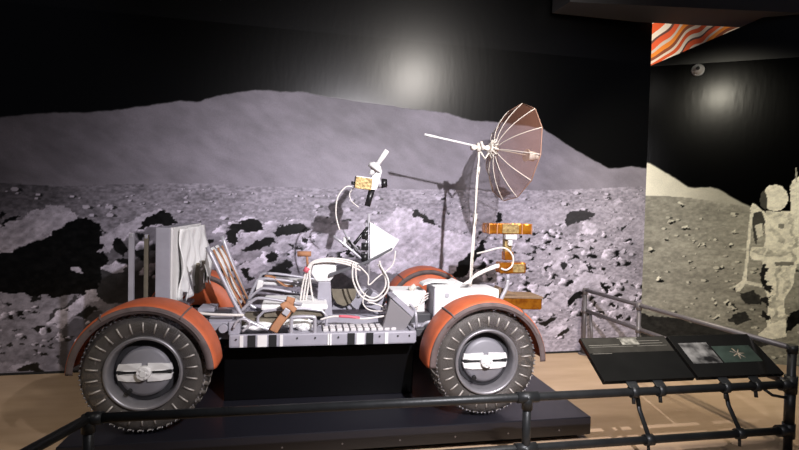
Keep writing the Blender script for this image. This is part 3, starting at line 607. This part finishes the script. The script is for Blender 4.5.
# foil and cloth bags under the near seat
d = RB(); random.seed(4)
for (x, y, z, sx, sy, sz) in ((.66, .42, .575, .24, .20, .07), (.93, .45, .590, .26, .22, .085), (1.00, .36, .575, .12, .10, .08)):
    bb = bmesh.new(); bmesh.ops.create_icosphere(bb, subdivisions=3, radius=.5)
    for v in bb.verts:
        v.co *= 1 + .10 * math.sin(v.co.x * 17) * math.cos(v.co.y * 15 + v.co.z * 11)
        v.co.x *= sx; v.co.y *= sy; v.co.z *= sz
        v.co += Vector((x, y, z))
    d.add(bb)
d.put_each('underseat_bag', M['white'])
d = RB(); d.box((.78, .55, .60), (.5, .30, .06), bev=.02); d.put('olive_underseat_cloth', M['olive'])
# rear deck clutter between tool carrier and seat
d = RB()
d.box((.33, .50, .60), (.30, .42, .07), bev=.01); d.box((.40, .36, .64), (.16, .12, .05), bev=.006); d.box((.26, .62, .66), (.12, .2, .06), bev=.006)
d.box((.50, .32, .59), (.08, .10, .10), bev=.01); d.cyl((.43, .27, .60), (.43, .22, .60), .03, n=14)
rd = d.put('rear_equipment_box', M['alu'])
d = MB(); d.box(Vector((.36, .33, .615)) + ROFF, (.17, .05, .035), bev=.006); d.box(Vector((.34, .50, .655)) + ROFF, (.2, .2, .02)); d.build('dark_lid', M['black'], rd)
d = RB(); d.tube([(.14, .30, .735), (.22, .26, .715), (.34, .25, .70), (.50, .26, .69), (.56, .30, .68)], .010, smooth=5); d.put('white_rear_cable', M['cable'])
d = RB(); d.tube([(.50, .24, .60), (.53, .24, .655), (.585, .24, .66), (.61, .24, .62), (.56, .24, .575)], .009, smooth=4); d.put('latch_arm', M['alu_light'])
# ---------------- rear tool carrier: upright box with white cloth, and two posts
d = RB(); d.box((-.005, .85, 1.03), (.10, 1.02, .56), bev=.006)
tc_ = d.put('tool_carrier', M['alu'])
d = MB(); d.box(Vector((.052, .85, 1.03)) + ROFF, (.014, 1.02, .56), bev=.004); d.build('front_panel', M['white_paint'], tc_)
# draped white cloth
cl = MB(); V = []; NU, NV = 26, 24
for i in range(NU + 1):
    row = []
    for j in range(NV + 1):
        u = i / NU; v = j / NV
        y = .47 + .92 * u; z = 1.295 - .52 * v * (1 - .22 * (math.sin(u * 5.2 + .6) > .2) * 0) - .05 * math.sin(u * 7) * v
        x = .068 + .018 * math.sin(u * 31 + v * 3) * (.25 + v) + .012 * math.sin(u * 13 - v * 9) + .075 * max(0, u - .35) * math.sin(min(v * 1.9, 1) * PI / 2) + .012
        row.append(cl.bm.verts.new(Vector((x, y, z)) + ROFF))
    V.append(row)
for i in range(NU):
    for j in range(NV):
        if (j > 16 and 13 < i < 20) or (j > 20 and i % 7 == 3): continue
        cl.bm.faces.new((V[i][j], V[i + 1][j], V[i + 1][j + 1], V[i][j + 1])).smooth = True
co_ = cl.build('cloth_cover', M['white'], tc_); s2 = co_.modifiers.new('cloth', 'SOLIDIFY'); s2.thickness = .006
d = MB(); d.box(Vector((.10, 1.10, .86)) + ROFF, (.05, .30, .26), bev=.015)
d.build('tool_pouch', M['olive'], tc_)
d = MB(); d.box(Vector((.132, 1.02, .93)) + ROFF, (.008, .05, .016)); d.box(Vector((.132, 1.12, .84)) + ROFF, (.008, .02, .09)); d.build('pouch_tab', M['white_paint'], tc_)
for x, y, w_, z1, m_ in ((-.215, .35, .034, 1.262, M['alu']), (-.150, .47, .030, 1.247, M['olive'])):
    d = RB(); d.box((x, y, (z1 + .60) / 2), (w_, .03, z1 - .60), bev=.003); pp = d.put('carrier_post', m_)
    d = MB(); d.box(Vector((x, y, z1 - .01)) + ROFF, (w_ * .7, .036, .03), bev=.004); d.build('post_cap', M['tube'], pp)
d = RB(); d.box((-.14, .80, .615), (.32, 1.0, .03), bev=.005); d.put('rear_rack', M['alu'])
# ---------------- control console
d = RB(); d.prism([(1.095, .60, .60), (1.225, .60, .60), (1.205, .60, .88), (1.105, .60, .88)], (0, .09, 0)); con = d.put('control_console', M['alu'], bevel=.006)
d = MB(); d.prism([Vector(q) + ROFF for q in ((1.045, .59, .95), (1.06, .59, 1.02), (1.10, .59, 1.045), (1.22, .59, 1.045), (1.25, .59, 1.02), (1.245, .59, .94), (1.20, .59, .882), (1.09, .59, .882))], (0, .16, 0)); d.build('armrest_cushion', M['white'], con, bevel=.012)
d = RB(); d.prism([(1.22, .78, .79), (1.235, .78, .72), (1.27, .78, .665), (1.33, .78, .64), (1.39, .78, .665), (1.43, .78, .72), (1.44, .78, .79)], (0, .03, 0)); d.put('dark_bowl', M['olive'], bevel=.004)
d = MB(); d.box(Vector((1.13, .60, .73)) + ROFF, (.05, .12, .02)); d.build('console_shelf', M['alu_light'], con)
d = RB(); d.cyl((.935, .60, 1.105), (1.045, .60, 1.105), .022, n=16); d.cyl((1.01, .60, 1.105), (1.02, .62, .98), .010, n=10); jh = d.put('hand_controller', M['tan'])
d = MB(); d.cyl(Vector((1.032, .60, 1.02)) + ROFF, Vector((1.03, .60, .97)) + ROFF, .012, n=10); d.build('handle_shaft', M['alu_light'], jh)
# display board seen edge-on, reaching up to the sunshade
d = RB(); d.prism([(1.19, .55, .925), (1.50, .55, 1.035), (1.70, .55, 1.150), (1.70, .55, 1.168), (1.50, .55, 1.06), (1.19, .55, .95)], (0, .34, 0)); dp = d.put('display_board', mat('charcoal_instrument_panel', (.09, .09, .10), .4), bevel=.003)
# lower console body below the display (mid grey)
d = RB(); d.prism([(1.62, .84, .60), (1.22, .84, .60), (1.30, .84, .73), (1.52, .84, .79), (1.66, .84, .72)], (0, .12, 0)); d.put('centre_housing', M['alu'], bevel=.006)
d = RB(); d.box((1.58, .70, .70), (.14, .20, .15), Matrix.Rotation(.5, 4, 'Y'), bev=.01); d.put('footrest_fairing', M['alu'])
# camera/control post
d = RB(); d.cyl((1.515, .60, .90), (1.505, .60, 1.44), .010, n=12); d.cyl((1.487, .60, 1.00), (1.487, .60, 1.36), .007, n=10); post = d.put('camera_post', M['alu_light'])
d = MB()
for z, r in ((1.08, .028), (1.17, .03), (1.26, .026)): d.cyl(Vector((1.475, .585, z - .03)) + ROFF, Vector((1.475, .585, z + .03)) + ROFF, r, n=12)
d.tube([Vector(p) + ROFF for p in ((1.33, .62, 1.10), (1.40, .61, 1.20), (1.50, .60, 1.33))], .014); d.tube([Vector(p) + ROFF for p in ((1.34, .60, 1.22), (1.42, .60, 1.12), (1.47, .60, 1.05))], .011)
d.build('post_clamp', M['black'], post)
d = RB(); d.tube([(1.22, .62, 1.25), (1.34, .60, 1.16), (1.45, .60, 1.07), (1.52, .60, 1.02)], .012, n=8, smooth=2); d.tube([(1.30, .62, 1.30), (1.36, .6, 1.20), (1.42, .6, 1.15)], .008); d.put('folding_linkage', M['tube'])
# white pentagonal sunshade sheet
d = RB(); d.prism([(1.512, .57, 1.372), (1.725, .57, 1.245), (1.758, .57, 1.232), (1.700, .57, 1.138), (1.522, .57, 1.045)], (0, .012, 0)); d.put('sunshade', M['white_paint'])
# small white gnomon-like box left of the post
d = RB(); d.box((1.33, .66, 1.20), (.055, .05, .085), bev=.008); d.put('small_white_unit', M['white_paint'])
# cables
d = RB()
for k in range(3):
    o = k * .022
    d.tube([(.965 + o, .56, .73), (.985 + o, .56, .88), (1.02 + o * .5, .56, 1.00), (1.075, .555, 1.055 - o * .4), (1.20, .55, 1.075 - o * .6), (1.34, .55, 1.06 - o * .8), (1.44, .56, 1.02 - o)], .0075, smooth=5)
d.tube([(1.07, .55, .72), (1.045, .55, .85), (1.03, .55, .98)], .0075, smooth=5)
cab = d.put_each('cable', M['cable'])
d = MB(); d.cyl(Vector((1.000, .555, .965)) + ROFF, Vector((1.018, .555, 1.0)) + ROFF, .022, n=12); d.build('pink_tie', M['pink'], cab[0])
d = RB()
d.tube([(1.375, .53, 1.04), (1.38, .53, .90), (1.45, .52, .77), (1.56, .52, .735), (1.65, .52, .80), (1.665, .52, .90), (1.60, .52, 1.02), (1.59, .52, 1.06)], .0075, smooth=6)
d.tube([(1.40, .55, 1.04), (1.41, .55, .90), (1.47, .54, .79), (1.56, .54, .755), (1.64, .54, .83), (1.64, .54, .93), (1.58, .54, 1.03)], .0075, smooth=6)
d.tube([(1.42, .55, 1.02), (1.50, .55, .94), (1.51, .55, .86), (1.58, .55, .92), (1.70, .55, 1.02), (1.725, .55, 1.14)], .006, smooth=6)
d.tube([(1.50, .50, .73), (1.60, .50, .70), (1.66, .50, .66)], .006, smooth=4)
d.put_each('cable', M['cable'])
d = RB(); d.tube([(1.12, .38, .62), (1.22, .37, .645), (1.34, .36, .64), (1.45, .36, .625), (1.60, .37, .64), (1.68, .38, .65)], .008, smooth=5); dc = d.put('deck_cable', M['cable'])
d = MB(); d.tube([Vector(p) + ROFF for p in ((1.26, .367, .647), (1.34, .36, .643), (1.42, .36, .632))], .011, smooth=3); d.build('pink_sleeve', M['pink'], dc)
d = RB(); d.tube([(1.48, .52, .80), (1.46, .50, .72), (1.52, .48, .665), (1.66, .47, .66)], .005, smooth=5); d.put('thin_wire', M['cable'])
# ---------------- front boxes
d = RB(); d.box((1.845, .66, .715), (.27, .26, .18), bev=.012); b1 = d.put('battery_box', M['white_paint'])
d = MB(); d.box(Vector((1.845, .66, .795)) + ROFF, (.285, .275, .035), bev=.012); d.build('box_lid', M['white'], b1)
d = MB(); d.box(Vector((1.704, .66, .71)) + ROFF, (.010, .25, .17)); d.build('end_panel', mat('dark_grey_end', (.12, .12, .14), .5), b1)
d = RB(); d.box((2.125, .50, .735), (.21, .26, .26), bev=.010); b2 = d.put('equipment_box', M['white_paint'])
d = MB(); d.box(Vector((2.018, .50, .735)) + ROFF, (.008, .25, .25)); d.build('end_panel', M['alu'], b2)
d = MB(); d.prism([Vector(p) + ROFF for p in ((2.02, .38, .867), (2.14, .38, .872), (2.24, .38, .905), (2.26, .38, .895), (2.2, .38, .865))], (0, .25, 0)); d.prism([Vector(p) + ROFF for p in ((1.95, .46, .880), (2.02, .46, .905), (2.22, .46, .895), (2.22, .46, .880), (2.02, .46, .890), (1.94, .46, .865))], (0, .14, 0)); d.build('open_flap', M['white'], b2)
d = MB(); d.cyl(Vector((1.85, .56, .815)) + ROFF, Vector((1.90, .56, .850)) + ROFF, .022, n=12); d.build('knob', M['cream'], b1)
d = MB(); d.cyl(Vector((2.12, .364, .80)) + ROFF, Vector((2.12, .373, .80)) + ROFF, .02, n=12); d.build('latch', M['alu_light'], b2)
d = RB(); d.box((2.41, .56, .755), (.35, .28, .17), bev=.02); d.put('white_front_pack', M['white'])
d = RB(); d.box((1.93, .60, .60), (.18, .30, .08), bev=.01); d.box((1.95, .30, .53), (.20, .06, .06), bev=.008); d.put('front_bracket', M['drum_dark'])
d = RB(); d.tube([(1.90, .36, .52), (1.93, .34, .58), (2.0, .33, .60), (2.06, .33, .56)], .012, smooth=4); d.cyl((1.96, .28, .49), (2.02, .28, .54), .02, n=12); d.put('front_fitting', M['tube'])
d = RB()
for k in range(3): d.tube([(1.80 + k * .02, .505, .70 + k * .01), (1.90, .50, .69 - k * .02), (1.96, .50, .73 + k * .02), (2.0, .50, .76 + k * .02)], .005, smooth=4)
d.put_each('box_cord', M['cable'])
# ---------------- amber foil radio unit at the front
d = RB(); d.box((2.675, .52, 1.34), (.395, .16, .088), bev=.010, seg=1); am = d.put('foil_radio_unit', M['amber'])
d = MB(); d.box(Vector((2.672, .436, 1.342)) + ROFF, (.145, .012, .078), bev=.003); d.build('gold_front_plate', M['gold'], am)
for x in (2.485, 2.555, 2.775, 2.86):
    d = MB(); d.box(Vector((x, .436, 1.34)) + ROFF, (.008, .008, .09)); d.build('foil_seam', M['tan'], am)
d = RB(); d.box((2.672, .50, 1.19), (.062, .06, .22), bev=.008); nk = d.put('foil_neck', M['gold'])
d = MB(); d.box(Vector((2.68, .455, 1.272)) + ROFF, (.10, .05, .04), bev=.006); d.box(Vector((2.68, .462, 1.225)) + ROFF, (.035, .03, .05), bev=.004); d.build('white_joint', M['white_paint'], nk)
d = MB(); d.box(Vector((2.662, .46, 1.115)) + ROFF, (.075, .08, .07), bev=.006); d.build('amber_collar', M['amber'], nk)
d = RB(); d.box((2.71, .50, 1.012), (.23, .12, .092), bev=.010, seg=1); f2 = d.put('foil_junction_box', M['amber'])
d = MB(); d.box(Vector((2.755, .436, 1.012)) + ROFF, (.10, .01, .07), bev=.003); d.build('gold_front_plate', M['gold'], f2)
d = MB(); d.cyl(Vector((2.675, .47, .96)) + ROFF, Vector((2.675, .47, .90)) + ROFF, .016, n=12); d.build('stub', M['alu'], f2)
d = RB(); d.tube([(2.675, .47, .91), (2.665, .47, .84), (2.625, .47, .76), (2.61, .47, .70)], .017, smooth=4); d.put('support_leg', M['alu_light'])
d = RB(); d.box((2.82, .62, .70), (.38, .24, .10), Matrix.Rotation(.03, 4, 'Y'), bev=.01, seg=1); f3 = d.put('foil_front_box', M['amber'])
d = MB(); d.box(Vector((2.82, .62, .755)) + ROFF, (.385, .25, .02), Matrix.Rotation(.03, 4, 'Y'), bev=.004); d.prism([Vector(p) + ROFF for p in ((2.56, .60, .72), (2.66, .60, .83), (2.82, .60, .765), (2.82, .60, .72))], (0, .10, 0)); d.build('tan_cover', mat('tan_quilted_cover', (.26, .17, .10), .7, noise=.3, scale=30), f3)
# white cables from the foil box to the front boxes
d = RB()
for k in range(4): d.tube([(2.28 + k * .02, .46, .875), (2.38, .46, .935 + k * .006), (2.48, .46, .985 + k * .006), (2.56, .47, 1.01 + k * .008), (2.60, .47, 1.02 + k * .006)], .008, smooth=5)
wc = d.put_each('cable', M['cable'])
d = RB(); d.tube([(2.40, .48, 1.13), (2.46, .44, 1.15), (2.54, .42, 1.175), (2.62, .41, 1.18), (2.685, .41, 1.12), (2.685, .41, 1.04), (2.64, .42, 1.0), (2.60, .44, 1.01)], .0075, smooth=6); d.put('arched_cable', M['cable'])
# ---------------- high-gain antenna
HY = .60
d = RB(); d.cyl((2.392, HY, .80), (2.415, HY, 1.40), .013, n=14); d.cyl((2.415, HY, 1.40), (2.435, HY, 1.985), .010, n=14)
d.cyl((2.413, HY, 1.36), (2.418, HY, 1.46), .018, n=14); d.cyl((2.43, HY, 1.80), (2.433, HY, 1.86), .017, n=14)
mast = d.put('antenna_mast', M['cream'])
d = MB(); d.tube([Vector(p) + ROFF for p in ((2.375, HY - .03, .85), (2.385, HY - .03, 1.2), (2.405, HY - .03, 1.45), (2.41, HY - .03, 1.75), (2.43, HY - .02, 1.95))], .005, smooth=4); d.build('mast_cable', M['cable'], mast)
d = MB(); d.cyl(Vector((2.435, HY, 1.99)) + ROFF, Vector((2.435, HY, 2.06)) + ROFF, .022, n=14)
d.cyl(Vector((2.37, HY, 2.025)) + ROFF, Vector((2.56, HY + .02, 2.02)) + ROFF, .016, n=12)
for x in (2.385, 2.46, 2.50): d.cyl(Vector((x, HY - .03, 2.02)) + ROFF, Vector((x, HY + .03, 2.02)) + ROFF, .022, n=10)
d.tube([Vector(p) + ROFF for p in ((2.44, HY, 2.0), (2.49, HY, 1.93), (2.54, HY, 2.0))], .009); d.cyl(Vector((2.44, HY - .035, 2.07)) + ROFF, Vector((2.46, HY - .035, 2.00)) + ROFF, .012, n=8)
d.build('gimbal', M['cream'], mast)
d = MB(); d.cyl(Vector((1.962, HY, 2.108)) + ROFF, Vector((2.40, HY, 2.034)) + ROFF, .0085, n=12); d.cyl(Vector((1.955, HY, 2.109)) + ROFF, Vector((2.06, HY, 2.091)) + ROFF, .0105, n=12); d.build('pointing_rod', M['white_paint'], mast)
# dish: ribbed umbrella of gauze, opening away to the front
ax = Vector((.985, .14, -.11)).normalized(); hub = Vector((2.545, HY, 2.02))
e1 = Vector((0, 0, 1)); e1 = (e1 - ax * e1.dot(ax)).normalized(); e2 = ax.cross(e1)
RD, DEP, NR = .425, .215, 12
def dpt(a, t):   # t 0..1 from hub to rim
    r = RD * t; return hub + ax * (.035 + (DEP - .035) * t * t) + (e1 * math.cos(a) + e2 * math.sin(a)) * (r + .02 * (1 - t))
d = MB(); K = 8
vs = [[d.bm.verts.new(dpt(2 * PI * i / NR + .13, j / K) + ROFF) for j in range(K + 1)] for i in range(NR)]
for i in range(NR):
    for j in range(K): d.bm.faces.new((vs[i][j], vs[(i + 1) % NR][j], vs[(i + 1) % NR][j + 1], vs[i][j + 1]))
dish = d.build('dish_gauze', M['gauze'], mast)
for i in range(NR):
    a = 2 * PI * i / NR + .13
    d = MB(); d.tube([dpt(a, j / K) + ROFF - ax * .004 for j in range(K + 1)], .0036, n=6); d.build('dish_rib', M['cream'], mast)
d = MB(); RR = [dpt(2 * PI * i / NR + .13, 1) + ROFF for i in range(NR)]; d.tube(RR + [RR[0]], .0045, n=6); d.build('dish_rim', mat('brown_rim_cord', (.30, .17, .12), .6), mast)
d = MB(); d.cyl(hub + ROFF - ax * .02, hub + ROFF + ax * .055, .045, .03, 18)
for i in range(NR):
    a = 2 * PI * i / NR + .13; q0 = hub + ROFF - ax * .01; q1 = dpt(a, .16) + ROFF - ax * .02; d.tube([q0 + (q1 - q0) * .5 - ax * .01, q1], .006, n=6)
d.build('dish_hub', M['cream'], mast)
d = MB(); d.cyl(hub + ROFF, hub + ROFF + ax * .36, .006, n=10); d.build('feed_rod', M['cream'], mast)
fp = hub + ROFF + ax * .355
d = MB(); d.cyl(fp, fp + ax * .07, .042, .042, 20); d.cyl(fp - ax * .012, fp, .055, .055, 20); d.cyl(fp + ax * .07, fp + ax * .12, .022, .016, 14); d.build('feed_horn', M['cream'], mast)
# ---------------- television camera
d = RB(); rt = Matrix.Rotation(.10, 4, 'Y')
d.box((1.455, .60, 1.688), (.145, .10, .098), rt, bev=.008); d.prism([(1.52, .56, 1.74), (1.57, .56, 1.80), (1.60, .56, 1.79), (1.56, .56, 1.64), (1.50, .56, 1.63)], (0, .08, 0))
tv = d.put('television_camera', M['white_paint'])
d = MB(); d.box(Vector((1.450, .546, 1.683)) + ROFF, (.135, .012, .094), rt, bev=.003); d.build('gold_side_plate', M['gold'], tv)
d = MB(); d.cyl(Vector((1.355, .60, 1.685)) + ROFF, Vector((1.385, .60, 1.683)) + ROFF, .014, n=12); d.build('connector', M['black'], tv)
d = MB(); d.cyl(Vector((1.57, .60, 1.685)) + ROFF, Vector((1.605, .60, 1.688)) + ROFF, .036, n=18); d.build('lens_mount', M['alu_light'], tv)
d = MB(); d.cyl(Vector((1.600, .59, 1.69)) + ROFF, Vector((1.645, .59, 1.692)) + ROFF, .040, .034, 20); d.build('lens', M['black'], tv)
d = MB(); d.cyl(Vector((1.525, .60, 1.638)) + ROFF, Vector((1.490, .60, 1.50)) + ROFF, .026, .024, 16); d.build('camera_grip', M['black'], tv)
d = MB(); a_ = Vector((1.535, .58, 1.80)) + ROFF; di = Vector((.55, 0, .83)).normalized()
d.cyl(a_, a_ + di * .03, .060, .060, 24); d.cyl(a_ + di * .03, a_ + di * .052, .060, .034, 24); d.cyl(a_ + di * .052, a_ + di * .19, .021, .021, 16); d.cyl(a_ - di * .05, a_, .018, .024, 14)
d.build('sighting_scope', M['white_paint'], tv)
d = RB(); d.tube([(1.365, .60, 1.655), (1.31, .60, 1.65), (1.25, .60, 1.57), (1.235, .60, 1.46), (1.245, .60, 1.38), (1.27, .60, 1.30)], .006, smooth=6); d.put('camera_cable', M['cable'])
d = RB(); d.tube([(1.375, .61, 1.645), (1.345, .61, 1.60), (1.36, .61, 1.54), (1.42, .61, 1.49)], .0045, smooth=6); d.put('thin_camera_wire', M['cable'])

# ============================================================ barrier railing
RY = -.62; RZ = .335; LZ = .012; RR_ = .0265; XL, XR = -.12, 4.317; WY = 1.86
RAIL = empty('barrier_railing', (XR, RY, FZ), 'dark grey pipe railing crossing in front of the rover and turning back to the mural', 'railing')
ro = Vector((-XR, -RY, -FZ))
def TB(pts, r, name, m): d = MB(); d.tube([Vector(p) + ro for p in pts], r, n=18); return d.build(name, m, RAIL)
def fit(segs, r=.034, m=None, foot=None):
    d = MB()
    for a, b in segs: d.cyl(Vector(a) + ro, Vector(b) + ro, r, n=20)
    if foot: d.cyl(Vector(foot) + ro, Vector(foot) + ro + Vector((0, 0, .014)), .058, n=24)
    return d.build('foot_flange' if foot else 'pipe_fitting', m or M['rail'], RAIL)
TB([(XL, RY, RZ), (XR, RY, RZ)], RR_, 'top_rail', M['rail']); TB([(XL, RY, LZ), (XR, RY, LZ)], RR_ * .95, 'lower_rail', M['rail'])
TB([(XL, RY, RZ), (-.36, -1.35, RZ), (-.56, -1.95, RZ)], RR_, 'top_rail', M['rail']); TB([(XL, RY, LZ), (-.36, -1.35, LZ), (-.56, -1.95, LZ)], RR_, 'lower_rail', M['rail'])
for x in (XL, 2.365):
    TB([(x, RY, FZ), (x, RY, RZ)], RR_, 'post', M['rail'])
    for z in (RZ, LZ): fit((((x - (.07 if x > 0 else .01), RY, z), (x + .07, RY, z)), ((x, RY, z - .075), (x, RY, z + .02))))
    fit((), foot=(x, RY, FZ))
TB([(4.235, WY, .588), (4.315, RY, .588)], .021, 'top_rail', M['rail_light']); TB([(4.25, WY, .345), (4.315, RY, .345)], .021, 'middle_rail', M['rail_light'])
TB([(4.235, WY, FZ), (4.235, WY, .588)], .021, 'post', M['rail_light']); TB([(4.262, .93, FZ), (4.262, .93, .588)], .021, 'post', M['rail_light'])
TB([(4.285, 1.74, FZ), (4.26, 1.78, .34)], .016, 'brace', M['rail_light'])
TB([(XR, RY, FZ), (XR, RY, .60)], .027, 'corner_post', M['rail'])
fit((((XR, RY, RZ - .06), (XR, RY, RZ + .06)), ((XR - .09, RY, RZ), (XR, RY, RZ))), .04)
fit((((XR, RY, LZ - .05), (XR, RY, LZ + .05)), ((XR - .09, RY, LZ), (XR, RY, LZ))), .04)
fit((((XR, RY, .555), (XR, RY, .61)),)); fit((((XR, RY, .06), (XR, RY, .28)),), .033); fit((), foot=(XR, RY, FZ))
TB([(4.10, RY, .31), (4.17, RY, .265), (XR, RY, .235)], .010, 'corner_brace', M['rail'])
for y, x in ((WY, 4.235), (.93, 4.262)):
    fit((((x, y, .54), (x, y, .61)),), .028, M['rail_light']); fit((((x, y, .315), (x, y, .375)),), .028, M['rail_light']); fit((), m=M['rail_light'], foot=(x, y, FZ))
def sleeve(mb, a, b, r=.036): mb.cyl(a, b, r, n=20)

# ============================================================ reading panels on the railing
PF = (-.60, .405); PB = (-.285, .605)       # (y, z) of front and back edges of the top face
pd = Vector((0, PB[0] - PF[0], PB[1] - PF[1])); pn = Vector((0, -pd.z, pd.y)).normalized(); PLn = pd.length; pdn = pd.normalized()
GM = mat('glossy_black_panel', (.010, .010, .009), .16, noise=.2, scale=6)
def reading_panel(x0, x1, skew, label):
    org = Vector(((x0 + x1) / 2, RY, FZ)); t = empty('reading_panel', org, label, 'information panel', 'information panels on the railing')
    b = Vector((x0, PF[0], PF[1])) - org
    d = MB(); L = x1 - x0
    d.prism([b, b + Vector((L, 0, 0)), b + Vector((L + skew[1], 0, 0)) + pdn * PLn, b + Vector((skew[0], 0, 0)) + pdn * PLn], -pn * .034)
    body = d.build('panel_board', GM, t, bevel=.003)
    def patch(name, u0, u1, v0, v1, m, h=.0012):
        d = MB(); P = [b + Vector((L * u, 0, 0)) + pdn * PLn * v + pn * .0003 for u, v in ((u0, v0), (u1, v0), (u1, v1), (u0, v1))]
        d.prism(P, pn * h); return d.build(name, m, t)
    return t, patch, b, L
hdr = mat('grey_header_print', (.040, .038, .032), .25, noise=.3, scale=12); txt = mat('pale_text_print', (.22, .21, .18), .4)
pic = mat('pale_picture_print', (.34, .33, .28), .4, col2=(.06, .06, .05), scale=30)
rockp = mat('grey_rock_print', (.30, .30, .29), .35, col2=(.012, .012, .012), scale=11, detail=3); teal = mat('teal_landscape_print', (.050, .075, .062), .35, noise=.5, scale=8)
flow = mat('pale_lander_print', (.45, .38, .28), .4, col2=(.10, .10, .09), scale=40)
t1, pa, b1_, L1 = reading_panel(2.905, 3.575, (0, 0), 'black tilted text panel on railing, left one with small pale picture on grey header')
pa('header_band', .01, .99, .62, .985, hdr)
for v in (.66, .70, .74):
    pass
pa('text_line', .05, .40, .80, .808, txt, .002); pa('text_line', .05, .55, .76, .766, txt, .002); pa('text_line', .60, .90, .88, .888, txt, .002)
pa('text_line', .04, .26, .60, .606, txt, .002); pa('text_line', .60, .92, .82, .828, txt, .002); pa('text_line', .60, .95, .76, .766, txt, .002)
pa('small_picture', .44, .64, .80, .95, pic, .002); pa('picture_caption', .42, .66, .96, .975, txt, .002)
t2, pa, b2_, L2 = reading_panel(3.60, 4.285, (0, 0), 'black tilted picture panel on railing, right one with rock and teal landscape images')
pa('rock_picture', .06, .40, .30, .80, rockp); pa('landscape_picture', .42, .88, .30, .70, teal)
d = MB(); c0 = b2_ + Vector((L2 * .66, 0, 0)) + pdn * PLn * .50 + pn * .002
for k in range(7): d.cyl(c0, c0 + Vector((math.cos(k * .9) * .055, 0, 0)) + pdn * (math.sin(k * .9) * .05), .006, .003, n=6)
d.build('lander_image', flow, t2)
for t, xs in ((t1, (3.10, 3.295)), (t2, (3.79, 4.03))):
    for i, x in enumerate(xs):
        o = -Vector(t.location); d = MB()
        sleeve(d, Vector((x - .022, RY, RZ)) + o, Vector((x + .022, RY, RZ)) + o, .037); d.cyl(Vector((x, RY, RZ - .02)) + o, Vector((x, RY - .01, RZ - .075)) + o, .012, n=10)
        d.box(Vector((x, RY + .015, RZ + .045)) + o, (.07, .07, .012), Matrix.Rotation(.55, 4, 'X'), bev=.003); d.cyl(Vector((x, RY + .01, RZ + .0)) + o, Vector((x, RY + .015, RZ + .045)) + o, .014, n=10)
        d.build('rail_clamp', M['rail'], t)
for t, x in ((t1, 3.225), (t2, 3.92)):
    o = -Vector(t.location); d = MB()
    d.tube([Vector((x, RY + .005, LZ + .03)) + o, Vector((x - .0, RY + .10, .17)) + o, Vector((x - .01, -.44, .455)) + o], (.017, .011), n=8, flat=(1, 0, 0)); d.build('strut', M['rail'], t)
    d = MB(); sleeve(d, Vector((x - .03, RY, LZ)) + o, Vector((x + .03, RY, LZ)) + o, .036); d.cyl(Vector((x, RY, LZ - .02)) + o, Vector((x, RY - .005, LZ - .085)) + o, .010, n=10); d.build('strut_clamp', M['rail'], t)
